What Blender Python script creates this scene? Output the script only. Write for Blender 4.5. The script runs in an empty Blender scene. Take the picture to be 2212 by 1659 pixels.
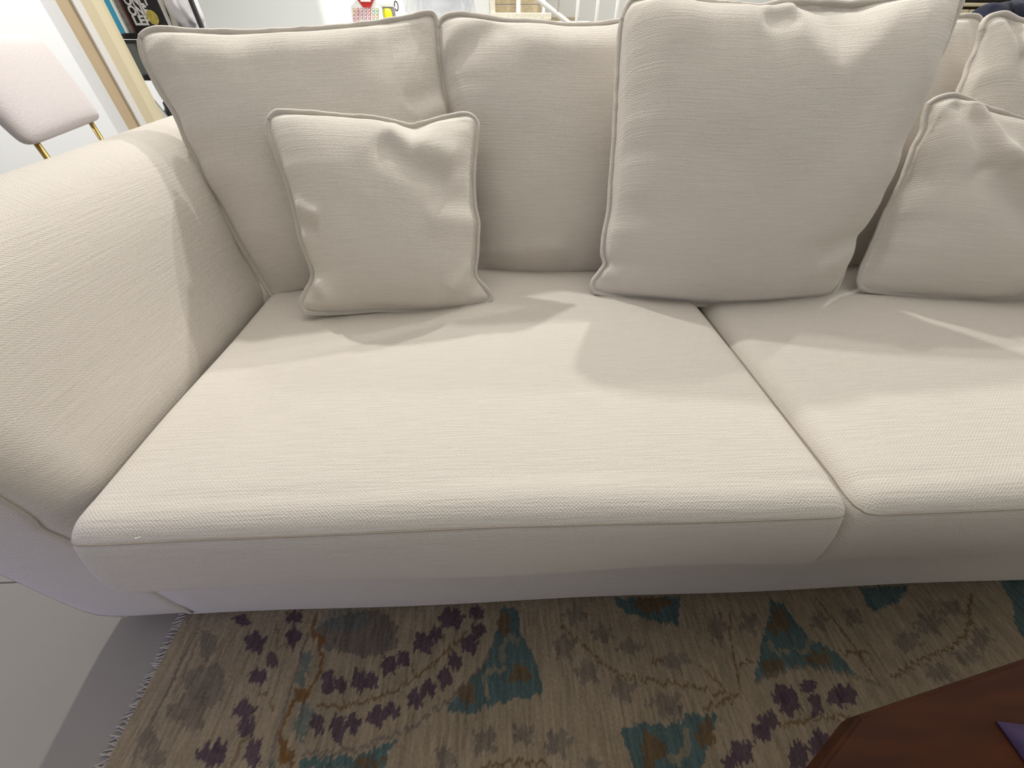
import bpy, bmesh, math, random
import numpy as np
from mathutils import Vector, Matrix

S = bpy.context.scene
COL = S.collection
R = math.radians

# ------------------------------------------------------------------ camera
W, HH, F = 2212., 1659., 815.
CX, CY = W / 2, HH / 2
CAMH, PITCH, YAW = 0.90, R(42), R(2.2)
cd = bpy.data.cameras.new('camera')
cam = bpy.data.objects.new('camera', cd)
COL.objects.link(cam)
cam.location = (0, 0, CAMH)
cam.rotation_euler = (R(90) - PITCH, 0, -YAW)
cd.sensor_fit = 'HORIZONTAL'
cd.sensor_width = 36.0
cd.lens = 36.0 * F / W
cd.clip_start = 0.02
S.camera = cam

# ------------------------------------------------------------------ world and lights
wd = bpy.data.worlds.new('world')
S.world = wd
wd.use_nodes = True
bg = wd.node_tree.nodes['Background']
bg.inputs[0].default_value = (1.0, 0.965, 0.945, 1)
bg.inputs[1].default_value = 0.42


def spot(name, loc, target, energy, col, size=150, radius=0.035, blend=0.6):
    l = bpy.data.lights.new(name, 'SPOT')
    l.energy = energy
    l.color = col
    l.spot_size = R(size)
    l.spot_blend = blend
    l.shadow_soft_size = radius
    o = bpy.data.objects.new(name, l)
    COL.objects.link(o)
    o.location = loc
    o.rotation_euler = (Vector(target) - Vector(loc)).to_track_quat('-Z', 'Y').to_euler()
    return o


WARM = (1.0, 0.98, 0.925)
spot('downlight_rear_left', (-1.12, 2.20, 2.45), (-0.8, 1.2, 0), 96, WARM)
spot('downlight_rear_right', (0.60, 2.50, 2.45), (0.4, 1.2, 0), 80, WARM)
spot('downlight_far_right', (2.35, 2.40, 2.45), (1.9, 1.2, 0), 60, WARM)
spot('left_wall_fill', (-2.6, 1.0, 2.45), (-2.0, 2.5, 0.9), 150, (1, 0.98, 0.95), size=84)  # added fill spot to brighten the left wall; no known lamp there
spot('stair_wall_fill', (1.3, 3.1, 2.45), (1.3, 3.5, 0.5), 40, (1, 0.97, 0.9), size=110)  # unseen fill spot, added so the wall behind the stairs is less dark
cp = bpy.data.lights.new('ceiling_bounce_fill', 'AREA')  # added area light standing in for light bounced off the ceiling
cp.shape = 'RECTANGLE'
cp.size, cp.size_y = 2.6, 1.9
cp.energy = 18
cp.color = (1.0, 0.955, 0.895)
cpo = bpy.data.objects.new('ceiling_bounce_fill', cp)
COL.objects.link(cpo)
cpo.location = (0.2, 1.15, 2.56)
spot('arm_blue_fill', (-2.1, -0.75, 0.60), (-0.95, 0.28, 0.10), 22, (0.36, 0.40, 1.0), size=56, radius=0.2, blend=1.0)  # blue spot added to tint the left arm front; its source is unknown

S.view_settings.view_transform = 'Standard'
S.view_settings.look = 'None'
S.view_settings.gamma = 1
S.view_settings.use_curve_mapping = False
S.view_settings.exposure = 0.30


# ------------------------------------------------------------------ measuring: sight lines of the photograph
def ray(px, py):
    x, y = (px - CX) / F, -(py - CY) / F
    d = (x, math.cos(PITCH) + y * math.sin(PITCH), -math.sin(PITCH) + y * math.cos(PITCH))
    c, s = math.cos(-YAW), math.sin(-YAW)
    return np.array([d[0] * c - d[1] * s, d[0] * s + d[1] * c, d[2]])


def at_y(px, py, y):
    d = ray(px, py)
    return np.array([0, 0, CAMH]) + d * (y / d[1])


def at_z(px, py, z):
    d = ray(px, py)
    return np.array([0, 0, CAMH]) + d * ((z - CAMH) / d[2])


def on_plane(px, py, p, n):
    d = ray(px, py)
    o = np.array([0, 0, CAMH])
    return o + d * (np.dot(np.array(p) - o, n) / np.dot(d, n))


# ------------------------------------------------------------------ materials
def mat(name, col, rough=0.6, metal=0.0, noise=0.0, nscale=8.0, bump=0.0, bscale=200., alpha=1.0, sheen=0.0,
        trans=0.0, col2=None, stretch=(1, 1, 1)):
    m = bpy.data.materials.new(name)
    m.use_nodes = True
    nt = m.node_tree
    b = nt.nodes['Principled BSDF']
    b.inputs['Base Color'].default_value = (*col, 1)
    b.inputs['Roughness'].default_value = rough
    b.inputs['Metallic'].default_value = metal
    b.inputs['Alpha'].default_value = alpha
    b.inputs['Sheen Weight'].default_value = sheen
    b.inputs['Transmission Weight'].default_value = trans
    tc = nt.nodes.new('ShaderNodeTexCoord')
    mp = nt.nodes.new('ShaderNodeMapping')
    mp.inputs['Scale'].default_value = stretch
    nt.links.new(tc.outputs['Object'], mp.inputs[0])
    if noise or col2:
        n = nt.nodes.new('ShaderNodeTexNoise')
        n.inputs['Scale'].default_value = nscale
        n.inputs['Detail'].default_value = 5
        nt.links.new(mp.outputs[0], n.inputs['Vector'])
        cr = nt.nodes.new('ShaderNodeValToRGB')
        c2 = col2 or tuple(min(1, c * (1 + noise)) for c in col)
        c1 = col if col2 else tuple(c * (1 - noise) for c in col)
        cr.color_ramp.elements[0].position = 0.3
        cr.color_ramp.elements[1].position = 0.7
        cr.color_ramp.elements[0].color = (*c1, 1)
        cr.color_ramp.elements[1].color = (*c2, 1)
        nt.links.new(n.outputs['Fac'], cr.inputs[0])
        nt.links.new(cr.outputs[0], b.inputs['Base Color'])
    if bump:
        n2 = nt.nodes.new('ShaderNodeTexNoise')
        n2.inputs['Scale'].default_value = bscale
        nt.links.new(mp.outputs[0], n2.inputs['Vector'])
        bp = nt.nodes.new('ShaderNodeBump')
        bp.inputs['Strength'].default_value = bump
        bp.inputs['Distance'].default_value = 0.002
        nt.links.new(n2.outputs['Fac'], bp.inputs['Height'])
        nt.links.new(bp.outputs[0], b.inputs['Normal'])
    return m


def fabric(name, col):
    """cream slub weave: UVs are in metres, threads run along both axes"""
    m = bpy.data.materials.new(name)
    m.use_nodes = True
    nt = m.node_tree
    L = nt.links.new
    b = nt.nodes['Principled BSDF']
    b.inputs['Roughness'].default_value = 0.92
    b.inputs['Sheen Weight'].default_value = 0.15
    b.inputs['Specular IOR Level'].default_value = 0.15

    def node(t, **kw):
        n = nt.nodes.new(t)
        for k, v in kw.items():
            setattr(n, k, v)
        return n

    def math_(op, a, c=None):
        n = node('ShaderNodeMath', operation=op)
        for i, v in enumerate((a, c)):
            if v is None:
                continue
            if isinstance(v, (int, float)):
                n.inputs[i].default_value = v
            else:
                L(v, n.inputs[i])
        return n.outputs[0]
    uv = node('ShaderNodeUVMap')
    uv.uv_map = 'UVMap'
    wob = node('ShaderNodeTexNoise')
    wob.inputs['Scale'].default_value = 60
    wob.inputs['Detail'].default_value = 2
    L(uv.outputs[0], wob.inputs['Vector'])
    sep = node('ShaderNodeSeparateXYZ')
    L(uv.outputs[0], sep.inputs[0])
    w = math_('MULTIPLY', math_('SUBTRACT', wob.outputs['Fac'], 0.5), 5.0)
    su = math_('SINE', math_('ADD', math_('MULTIPLY', sep.outputs[0], 2 * math.pi / 0.0052), w))
    sv = math_('SINE', math_('ADD', math_('MULTIPLY', sep.outputs[1], 2 * math.pi / 0.0040), w))
    weave = math_('MULTIPLY', su, sv)
    mp = node('ShaderNodeMapping')
    mp.inputs['Scale'].default_value = (14, 330, 1)
    L(uv.outputs[0], mp.inputs[0])
    slub = node('ShaderNodeTexNoise')
    slub.inputs['Scale'].default_value = 1
    slub.inputs['Detail'].default_value = 3
    L(mp.outputs[0], slub.inputs['Vector'])
    fine = node('ShaderNodeTexNoise')
    fine.inputs['Scale'].default_value = 420
    fine.inputs['Detail'].default_value = 2
    L(uv.outputs[0], fine.inputs['Vector'])
    h = math_('ADD', math_('ADD', math_('MULTIPLY', weave, 0.30), math_('MULTIPLY', slub.outputs['Fac'], 1.4)),
              math_('MULTIPLY', fine.outputs['Fac'], 0.9))
    bp = node('ShaderNodeBump')
    bp.inputs['Strength'].default_value = 0.6
    bp.inputs['Distance'].default_value = 0.0011
    L(h, bp.inputs['Height'])
    L(bp.outputs[0], b.inputs['Normal'])
    cr = node('ShaderNodeValToRGB')
    cr.color_ramp.elements[0].position = 0.25
    cr.color_ramp.elements[1].position = 0.75
    cr.color_ramp.elements[0].color = (*(c * 0.93 for c in col), 1)
    cr.color_ramp.elements[1].color = (*(min(1, c * 1.05) for c in col), 1)
    mix = math_('ADD', math_('MULTIPLY', slub.outputs['Fac'], 0.8), math_('MULTIPLY', fine.outputs['Fac'], 0.2))
    L(mix, cr.inputs[0])
    L(cr.outputs[0], b.inputs['Base Color'])
    return m


CREAM = (0.690, 0.640, 0.580)
M = dict(
    fabric=fabric('cream_slub_weave', CREAM),
    piping=fabric('cream_piping', tuple(c * 0.97 for c in CREAM)),
    thread=mat('seam_thread', (0.36, 0.31, 0.26), 0.9),
    floor=mat('floor_tile', (0.335, 0.31, 0.285), 0.4, noise=0.03, nscale=3),
    grout=mat('grout', (0.45, 0.42, 0.38), 0.9),
    wall=mat('white_wall', (0.84, 0.86, 0.86), 0.8, bump=0.05),
    wall_bright=mat('white_wall_hall', (0.84, 0.85, 0.855), 0.8, bump=0.05),
    skirting=mat('skirting', (0.84, 0.84, 0.82), 0.5),
    tan=mat('tan_wood', (0.60, 0.47, 0.30), 0.45, noise=0.04, nscale=12, stretch=(8, 8, 1)),
    beige=mat('beige_paint', (0.74, 0.65, 0.45), 0.5),
    cream=mat('cream_paint', (0.84, 0.76, 0.52), 0.45),
    white=mat('white_gloss', (0.88, 0.87, 0.84), 0.4),
    pale=mat('pale_card', (0.85, 0.88, 0.9), 0.4),
    boucle=mat('white_boucle', (0.60, 0.55, 0.555), 0.95, bump=0.5, bscale=220, sheen=0.3),
    brass=mat('brass', (0.52, 0.37, 0.13), 0.3, metal=1.0),
    black=mat('black_metal', (0.012, 0.012, 0.014), 0.4),
    darkbag=mat('dark_bag', (0.008, 0.011, 0.012), 0.45, noise=0.3),
    grey=mat('grey_box', (0.10, 0.105, 0.10), 0.6, noise=0.08),
    midgrey=mat('grey_plastic', (0.30, 0.30, 0.33), 0.4),
    teal=mat('teal_book', (0.03, 0.27, 0.42), 0.5),
    paper=mat('paper', (0.78, 0.77, 0.74), 0.8),
    greybook=mat('grey_book', (0.30, 0.28, 0.27), 0.7, noise=0.4, nscale=60),
    bookblack=mat('book_black', (0.012, 0.010, 0.012), 0.3),
    bookred=mat('book_red', (0.30, 0.03, 0.04), 0.5),
    lettering=mat('lettering', (0.85, 0.85, 0.85), 0.5),
    gold=mat('gold_sticker', (0.55, 0.45, 0.10), 0.35, noise=0.25, nscale=90),
    cloth_white=mat('white_cloth', (0.86, 0.86, 0.9), 0.8),
    cloth_ivory=mat('ivory_plastic', (0.75, 0.73, 0.65), 0.35),
    red=mat('red_print', (0.50, 0.02, 0.015), 0.5),
    pink=mat('pink_print', (0.42, 0.08, 0.14), 0.5),
    green=mat('green_print', (0.25, 0.42, 0.20), 0.5),
    orange=mat('orange_print', (0.60, 0.26, 0.06), 0.5),
    yellow=mat('yellow_plastic', (0.88, 0.80, 0.02), 0.4),
    stone=mat('beige_stone', (0.52, 0.44, 0.30), 0.8, noise=0.18, nscale=40, stretch=(1, 1, 4)),
    sill=mat('speckled_stone', (0.78, 0.74, 0.62), 0.6, noise=0.12, nscale=70),
    plastic=mat('clear_plastic', (0.66, 0.69, 0.74), 0.15, alpha=0.34),
    navy=mat('navy_cloth', (0.003, 0.006, 0.028), 0.85, bump=0.4, bscale=300, noise=0.3),
    wood=mat('red_brown_wood', (0.034, 0.0085, 0.002), 0.42, noise=0.35, nscale=6, stretch=(1.2, 10, 10)),
    purple=mat('purple_cloth', (0.018, 0.005, 0.040), 0.8, noise=0.2, nscale=40),
    fringe=mat('fringe_yarn', (0.50, 0.46, 0.40), 0.95),
    lint=mat('lint', (0.8, 0.79, 0.72), 0.9),
)


# ------------------------------------------------------------------ object helpers
def tag(o, label=None, cat=None, group=None, kind=None):
    for k, v in (('label', label), ('category', cat), ('group', group), ('kind', kind)):
        if v:
            o[k] = v
    return o


def empty(name, loc=(0, 0, 0), rz=0.0):
    o = bpy.data.objects.new(name, None)
    COL.objects.link(o)
    o.location = loc
    o.rotation_euler = (0, 0, rz)
    o.empty_display_size = 0.05
    return o


def box_uv(me):
    uvl = me.uv_layers.new(name='UVMap') if not me.uv_layers else me.uv_layers[0]
    for p in me.polygons:
        n = [abs(c) for c in p.normal]
        k = n.index(max(n))
        for li in p.loop_indices:
            c = me.vertices[me.loops[li].vertex_index].co
            uvl.data[li].uv = (c.y, c.z) if k == 0 else ((c.x, c.z) if k == 1 else (c.x, c.y))


def link(name, me, material, parent=None, smooth=True, uv=False):
    if uv:
        box_uv(me)
    me.materials.append(material)
    if smooth:
        me.polygons.foreach_set('use_smooth', [True] * len(me.polygons))
    o = bpy.data.objects.new(name, me)
    COL.objects.link(o)
    if parent:
        o.parent = parent
    return o


def from_bm(name, bm, material, parent=None, smooth=False, uv=False):
    bmesh.ops.recalc_face_normals(bm, faces=bm.faces)
    me = bpy.data.meshes.new(name)
    bm.to_mesh(me)
    bm.free()
    return link(name, me, material, parent, smooth, uv)


def box_bm(bm, x0, x1, y0, y1, z0, z1, bev=0.0):
    vs = [bm.verts.new(v) for v in ((x0, y0, z0), (x1, y0, z0), (x1, y1, z0), (x0, y1, z0),
                                    (x0, y0, z1), (x1, y0, z1), (x1, y1, z1), (x0, y1, z1))]
    fs = [bm.faces.new([vs[i] for i in f]) for f in
          ((0, 3, 2, 1), (4, 5, 6, 7), (0, 1, 5, 4), (1, 2, 6, 5), (2, 3, 7, 6), (3, 0, 4, 7))]
    if bev:
        es = list({e for f in fs for e in f.edges})
        bmesh.ops.bevel(bm, geom=es, offset=bev, segments=2, affect='EDGES', profile=0.5)


def box(name, x0, x1, y0, y1, z0, z1, m, parent=None, bev=0.002):
    bm = bmesh.new()
    box_bm(bm, x0, x1, y0, y1, z0, z1, bev)
    return from_bm(name, bm, m, parent)


def prism(name, pts, axis, a0, a1, m, parent=None, bev=0.0):
    """polygon pts extruded along axis 'y' (pts are x,z) or 'z' (pts are x,y)"""
    bm = bmesh.new()
    mk = (lambda p, a: (p[0], a, p[1])) if axis == 'y' else (lambda p, a: (p[0], p[1], a))
    A = [bm.verts.new(mk(p, a0)) for p in pts]
    B = [bm.verts.new(mk(p, a1)) for p in pts]
    bm.faces.new(A)
    bm.faces.new(B[::-1])
    n = len(pts)
    for i in range(n):
        bm.faces.new([A[i], B[i], B[(i + 1) % n], A[(i + 1) % n]])
    if bev:
        bmesh.ops.bevel(bm, geom=list(bm.edges), offset=bev, segments=2, affect='EDGES')
    return from_bm(name, bm, m, parent)


def tube_mesh(name, pts, r, closed=False, seg=8):
    pts = np.asarray(pts, float)
    n = len(pts)
    rr = np.full(n, r) if np.isscalar(r) else np.asarray(r)
    if closed:
        tan = np.roll(pts, -1, 0) - np.roll(pts, 1, 0)
    else:
        tan = np.gradient(pts, axis=0)
    tan /= np.linalg.norm(tan, axis=1)[:, None] + 1e-12
    up = np.array([0.0, 0.0, 1.0])
    if abs(tan[0] @ up) > 0.9:
        up = np.array([1.0, 0, 0])
    N = []
    nrm = np.cross(tan[0], up)
    nrm /= np.linalg.norm(nrm)
    for t in tan:
        nrm = nrm - t * (nrm @ t)
        nrm /= np.linalg.norm(nrm) + 1e-12
        N.append(nrm.copy())
    N = np.array(N)
    B = np.cross(tan, N)
    a = np.linspace(0, 2 * math.pi, seg, endpoint=False)
    V = pts[:, None, :] + rr[:, None, None] * (np.cos(a)[None, :, None] * N[:, None, :] + np.sin(a)[None, :, None] * B[:, None, :])
    V = V.reshape(-1, 3)
    faces = []
    for i in range(n if closed else n - 1):
        j = (i + 1) % n
        for k in range(seg):
            l = (k + 1) % seg
            faces.append((i * seg + k, i * seg + l, j * seg + l, j * seg + k))
    if not closed:
        faces.append(tuple(range(seg))[::-1])
        faces.append(tuple((n - 1) * seg + k for k in range(seg)))
    me = bpy.data.meshes.new(name)
    me.from_pydata(V.tolist(), [], faces)
    # uv in metres
    uvl = me.uv_layers.new(name='UVMap')
    L = np.concatenate([[0], np.cumsum(np.linalg.norm(np.diff(pts, axis=0), axis=1))])
    for p in me.polygons:
        for li in p.loop_indices:
            vi = me.loops[li].vertex_index
            uvl.data[li].uv = (L[vi // seg], (vi % seg) / seg * 0.03)
    return me


def tube(name, pts, r, m, parent=None, closed=False, seg=8):
    return link(name, tube_mesh(name, pts, r, closed, seg), m, parent)


def lathe(name, prof, m, parent=None, seg=24, loc=(0, 0, 0)):
    V, Fc = [], []
    for r, z in prof:
        for k in range(seg):
            a = 2 * math.pi * k / seg
            V.append((loc[0] + r * math.cos(a), loc[1] + r * math.sin(a), loc[2] + z))
    for i in range(len(prof) - 1):
        for k in range(seg):
            l = (k + 1) % seg
            Fc.append((i * seg + k, i * seg + l, (i + 1) * seg + l, (i + 1) * seg + k))
    Fc.append(tuple(range(seg))[::-1])
    Fc.append(tuple((len(prof) - 1) * seg + k for k in range(seg)))
    me = bpy.data.meshes.new(name)
    me.from_pydata(V, [], Fc)
    return link(name, me, m, parent)


# ------------------------------------------------------------------ noise helpers
def vnoise1(x, seed):
    rng = np.random.RandomState(seed)
    t = rng.uniform(-1, 1, 512)
    i = np.floor(x).astype(int)
    f = x - i
    f = f * f * (3 - 2 * f)
    return t[i % 512] * (1 - f) + t[(i + 1) % 512] * f


def vnoise2(x, y, seed):
    rng = np.random.RandomState(seed)
    t = rng.uniform(-1, 1, (256, 256))
    i, j = np.floor(x).astype(int), np.floor(y).astype(int)
    f, g = x - i, y - j
    f, g = f * f * (3 - 2 * f), g * g * (3 - 2 * g)
    a = t[i % 256, j % 256] * (1 - f) + t[(i + 1) % 256, j % 256] * f
    b = t[i % 256, (j + 1) % 256] * (1 - f) + t[(i + 1) % 256, (j + 1) % 256] * f
    return a * (1 - g) + b * g


def spline(pts, n):
    """Catmull-Rom through pts resampled to n points by arc length"""
    p = np.asarray(pts, float)
    q = np.vstack([2 * p[0] - p[1], p, 2 * p[-1] - p[-2]])
    out = []
    for i in range(1, len(q) - 2):
        for t in np.linspace(0, 1, 14, endpoint=False):
            a, b, c, d = q[i - 1], q[i], q[i + 1], q[i + 2]
            out.append(0.5 * (2 * b + (c - a) * t + (2 * a - 5 * b + 4 * c - d) * t * t + (3 * b - a - 3 * c + d) * t ** 3))
    out.append(p[-1])
    out = np.array(out)
    L = np.concatenate([[0], np.cumsum(np.linalg.norm(np.diff(out, axis=0), axis=1))])
    s = np.asarray(n) * L[-1] if not np.isscalar(n) else np.linspace(0, L[-1], n)
    return np.stack([np.interp(s, L, out[:, k]) for k in range(out.shape[1])], 1)


# ------------------------------------------------------------------ loose cushion with piping
def cushion(name, label, cat, group, top, right, bottom, left, p0, nrm, tf, tb, folds=(), seed=1, pucker=0.006,
            N=120, pip=0.0053, edge=0.62, wave=0.003, dents=()):
    nrm = np.asarray(nrm, float)
    nrm /= np.linalg.norm(nrm)
    lin = np.linspace(0, 1, N)
    s = 0.45 * lin + 0.55 * (0.5 - 0.5 * np.cos(math.pi * lin))
    conv = lambda pts: np.array([on_plane(x, y, p0, nrm) for x, y in pts])
    T, Rt, Bt, Lf = (spline(conv(c), s) for c in (top, right, bottom, left))
    tl, tr, bl, br = (T[0] + Lf[0]) / 2, (T[-1] + Rt[0]) / 2, (Bt[0] + Lf[-1]) / 2, (Bt[-1] + Rt[-1]) / 2
    T[0] = Lf[0] = tl
    T[-1] = Rt[0] = tr
    Bt[0] = Lf[-1] = bl
    Bt[-1] = Rt[-1] = br
    u = s[None, :, None]
    v = s[:, None, None]
    P = ((1 - v) * T[None] + v * Bt[None] + (1 - u) * Lf[:, None] + u * Rt[:, None]
         - ((1 - u) * (1 - v) * tl + u * (1 - v) * tr + (1 - u) * v * bl + u * v * br))
    U, V = np.meshgrid(s, s)
    wd_ = np.linalg.norm(tr - tl)
    ht = np.linalg.norm(bl - tl)
    prof = lambda t: np.maximum(0, 1 - np.abs(2 * t - 1) ** 2.8) ** edge
    dl, dr, dt, db = U * wd_, (1 - U) * wd_, V * ht, (1 - V) * ht
    g_ = np.clip(np.minimum.reduce([dl, dr, dt, db]) / 0.018, 0, 1)
    base = prof(U) * prof(V) * (0.12 + 0.88 * g_ * g_ * (3 - 2 * g_)) * (g_ > 0)

    def relief(sd, front=True):
        h = np.zeros_like(U)
        for d, par, k in ((dl, V * ht, 0), (dr, V * ht, 1), (dt, U * wd_, 2), (db, U * wd_, 3)):
            nz = vnoise1(par / 0.05 + 7.3 * k, sd + k) * 0.65 + vnoise1(par / 0.022 + 3.1 * k, sd + 9 + k) * 0.35
            h += pucker * nz * np.exp(-d / 0.055) * (1 - np.exp(-d / 0.008))
        h += wave * vnoise2(U * wd_ / 0.16 + 11, V * ht / 0.16 + 5, sd + 20)
        h += wave * 0.4 * vnoise2(U * wd_ / 0.06 + 3, V * ht / 0.06 + 8, sd + 21)
        m = np.minimum.reduce([dl, dr, dt, db])
        h *= np.clip(m / 0.02, 0, 1)
        if front:
            for (u0, v0, u1, v1, w, amp, kind) in folds:
                ax, ay, bx_, by_ = u0 * wd_, v0 * ht, u1 * wd_, v1 * ht
                X, Y_ = U * wd_ - ax, V * ht - ay
                lx, ly = bx_ - ax, by_ - ay
                ll = lx * lx + ly * ly
                t = (X * lx + Y_ * ly) / ll
                tc = np.clip(t, 0, 1)
                dx, dy = X - tc * lx, Y_ - tc * ly
                dist = np.sqrt(dx * dx + dy * dy)
                side = (X * ly - Y_ * lx) / math.sqrt(ll)
                fall = np.exp(-np.maximum(0, np.abs(t - 0.5) - 0.5) ** 2 / 0.02)
                if kind == 'r':
                    h += amp * np.exp(-(dist / w) ** 2)
                else:
                    h += amp * (side / w) * np.exp(-(dist / w) ** 2) * 1.6 * fall
            for pts_, amp, w in dents:
                P_ = np.array(pts_) * np.array([wd_, ht])
                X, Y_ = U * wd_, V * ht
                dist = np.full(U.shape, 9.0)
                ins = np.zeros(U.shape, bool)
                for k in range(len(P_)):
                    (x0, y0), (x1, y1) = P_[k], P_[(k + 1) % len(P_)]
                    lx, ly = x1 - x0, y1 - y0
                    t = np.clip(((X - x0) * lx + (Y_ - y0) * ly) / (lx * lx + ly * ly), 0, 1)
                    dist = np.minimum(dist, np.hypot(X - x0 - t * lx, Y_ - y0 - t * ly))
                    ins ^= ((y0 > Y_) != (y1 > Y_)) & (X < lx * (Y_ - y0) / (ly + 1e-12) + x0)
                sd_ = np.clip(np.where(ins, dist, -dist) / w * 0.5 + 0.4, 0, 1)
                h -= amp * sd_ * sd_ * (3 - 2 * sd_)
        return h
    hf = tf * base + relief(seed) * np.clip(base * 4, 0, 1)
    hb = tb * base + relief(seed + 50, False) * np.clip(base * 4, 0, 1)
    front = P + hf[..., None] * nrm
    back = P - np.maximum(hb, 0)[..., None] * nrm
    idx = np.arange(N * N).reshape(N, N)
    bidx = idx + N * N
    bd = np.zeros((N, N), bool)
    bd[0] = bd[-1] = True
    bd[:, 0] = bd[:, -1] = True
    bidx = np.where(bd, idx, bidx)
    V3 = np.vstack([front.reshape(-1, 3), back.reshape(-1, 3)])
    q1 = np.stack([idx[:-1, :-1], idx[1:, :-1], idx[1:, 1:], idx[:-1, 1:]], -1).reshape(-1, 4)
    q2 = np.stack([bidx[:-1, :-1], bidx[:-1, 1:], bidx[1:, 1:], bidx[1:, :-1]], -1).reshape(-1, 4)
    faces = np.vstack([q1, q2])
    used = np.unique(faces)
    remap = -np.ones(len(V3), int)
    remap[used] = np.arange(len(used))
    root_c = (bl + br) / 2
    root = empty(name, root_c)
    me = bpy.data.meshes.new('cover')
    me.from_pydata((V3[used] - root_c).tolist(), [], remap[faces].tolist())
    UVs = np.stack([U * wd_, (1 - V) * ht], -1).reshape(-1, 2)
    UV2 = np.vstack([UVs, UVs])[used]
    uvl = me.uv_layers.new(name='UVMap')
    li = np.empty(len(me.loops), int)
    me.loops.foreach_get('vertex_index', li)
    uvl.data.foreach_set('uv', UV2[li].ravel())
    link('cover', me, M['fabric'], root)
    loop = np.vstack([T[:-1], Rt[:-1], Bt[::-1][:-1], Lf[::-1][:-1]])
    L = np.concatenate([[0], np.cumsum(np.linalg.norm(np.diff(loop, axis=0), axis=1))])
    keep = np.concatenate([[True], np.diff(np.floor(L / 0.006)) > 0])
    loop = loop[keep]
    L = L[keep]
    loop = loop + (0.0018 * vnoise1(L / 0.03, seed + 3) + 0.001 * vnoise1(L / 0.012, seed + 4))[:, None] * nrm
    tube('piping', loop - root_c, pip, M['piping'], root, closed=True, seg=8)
    tag(root, label, cat, group)
    return root


# ------------------------------------------------------------------ setting: floor, walls, trims
fl = box('floor', -6, 4.5, -2.6, 4.2, -0.06, -0.004, M['grout'])
tag(fl, kind='structure')
TS = 0.80
tbm = bmesh.new()
box_bm(tbm, 0.0015, TS - 0.0015, 0.0015, TS - 0.0015, -0.012, 0, 0.0012)
tme = bpy.data.meshes.new('tile')
bmesh.ops.recalc_face_normals(tbm, faces=tbm.faces)
tbm.to_mesh(tme)
tbm.free()
tme.materials.append(M['floor'])
for i in range(-6, 5):
    for j in range(-3, 5):
        o = bpy.data.objects.new('tile', tme)
        COL.objects.link(o)
        o.parent = fl
        o.location = (i * TS - 0.42, j * TS + 0.375, 0)

WB = 3.30
tag(box('wall_back', -2.0, 0.02, WB, WB + 0.1, 0, 2.6, M['wall']), kind='structure')
tag(box('wall_stair', 0.02, 4.2, WB + 0.55, WB + 0.65, 0, 2.6, M['wall']), kind='structure')
tag(box('wall_left', -5.0, -1.585, 2.50, 2.60, 0, 2.6, M['wall_bright']), kind='structure')
tag(box('wall_return', -2.1, -2.0, 2.60, WB + 0.1, 0, 2.6, M['wall']), kind='structure')
tag(box('ceiling', -5.0, 4.2, -2.55, 4.2, 2.6, 2.7, M['wall']), kind='structure')
tag(box('wall_front', -5.0, 4.2, -2.55, -2.45, 0, 2.6, M['wall']), kind='structure')
tag(box('baseboard_back', -1.99, 0.02, WB - 0.012, WB, 0, 0.09, M['skirting']), kind='structure')
# sliding door beside the bookshelf: uprights of its frame
YD = 1.9
xs = [at_y(p, 0, YD)[0] for p in (118, 146, 170, 197, 217)]
tag(box('trim_1', xs[0], xs[1], YD, YD + 0.014, 0, 2.2, M['tan']), kind='structure')
tag(box('trim_2', xs[1] + 0.001, xs[2], YD + 0.008, YD + 0.016, 0, 2.2, M['white']), kind='structure')
tag(box('trim_3', xs[2], xs[3], YD + 0.004, YD + 0.016, 0, 2.2, M['beige']), kind='structure')
tag(box('trim_4', xs[3], xs[4], YD, YD + 0.016, 0, 2.2, M['cream']), kind='structure')
tag(box('trim_5', xs[0] - 0.10, xs[0] - 0.006, YD + 0.06, YD + 0.15, 0, 2.2, M['wall_bright']), kind='structure')

# ------------------------------------------------------------------ rug
RZ = 0.012
rug = empty('area_rug', (-0.672, -0.4, 0))
tag(rug, 'beige woven rug with purple blossoms and teal motifs under the sofa front', 'rug')


def z5(x, y): return at_z(400 + x / 2.765, 1280 + y / 2.765, RZ)[:2]
def z6(x, y): return at_z(1150 + x / 2.083, 1250 + y / 2.083, RZ)[:2]
def z7(x, y): return at_z(200 + x / 4.62, 1300 + y / 4.62, RZ)[:2]


def axis(a, b, dense0, dense1, fine, coarse):
    return np.unique(np.round(np.concatenate([np.arange(a, dense0, coarse), np.arange(dense0, dense1, fine),
                                              np.arange(dense1, b + coarse / 2, coarse)]), 5))


gx = axis(-0.672, 1.9, -0.672, 1.30, 0.0022, 0.012)
gy = axis(-1.2, 0.55, 0.0, 0.315, 0.0022, 0.012)
GX, GY = np.meshgrid(gx, gy)
rs = np.random.RandomState(4)
knot = rs.uniform(-1, 1, GX.shape)
streak = vnoise2(GX / 0.0045, GY / 0.05, 31) * 0.5 + vnoise2(GX / 0.0028, GY / 0.018, 32) * 0.5
blot = vnoise2(GX / 0.09, GY / 0.13, 33)
jx = GX + 0.0022 * vnoise2(GX / 0.005, GY / 0.005, 41) + 0.002 * vnoise2(GX / 0.012, GY / 0.012, 42)
jy = GY + 0.0065 * vnoise2(GX / 0.0035, GY / 0.03, 43)
C = np.empty(GX.shape + (3,))
C[:] = (0.315, 0.255, 0.178)
PUR, TEAL, BRN, GRY, TAU, ORG, LIT = ((0.088, 0.056, 0.080), (0.062, 0.122, 0.130), (0.155, 0.095, 0.045),
                                      (0.150, 0.125, 0.110), (0.185, 0.152, 0.125), (0.19, 0.095, 0.035), (0.26, 0.22, 0.15))


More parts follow.
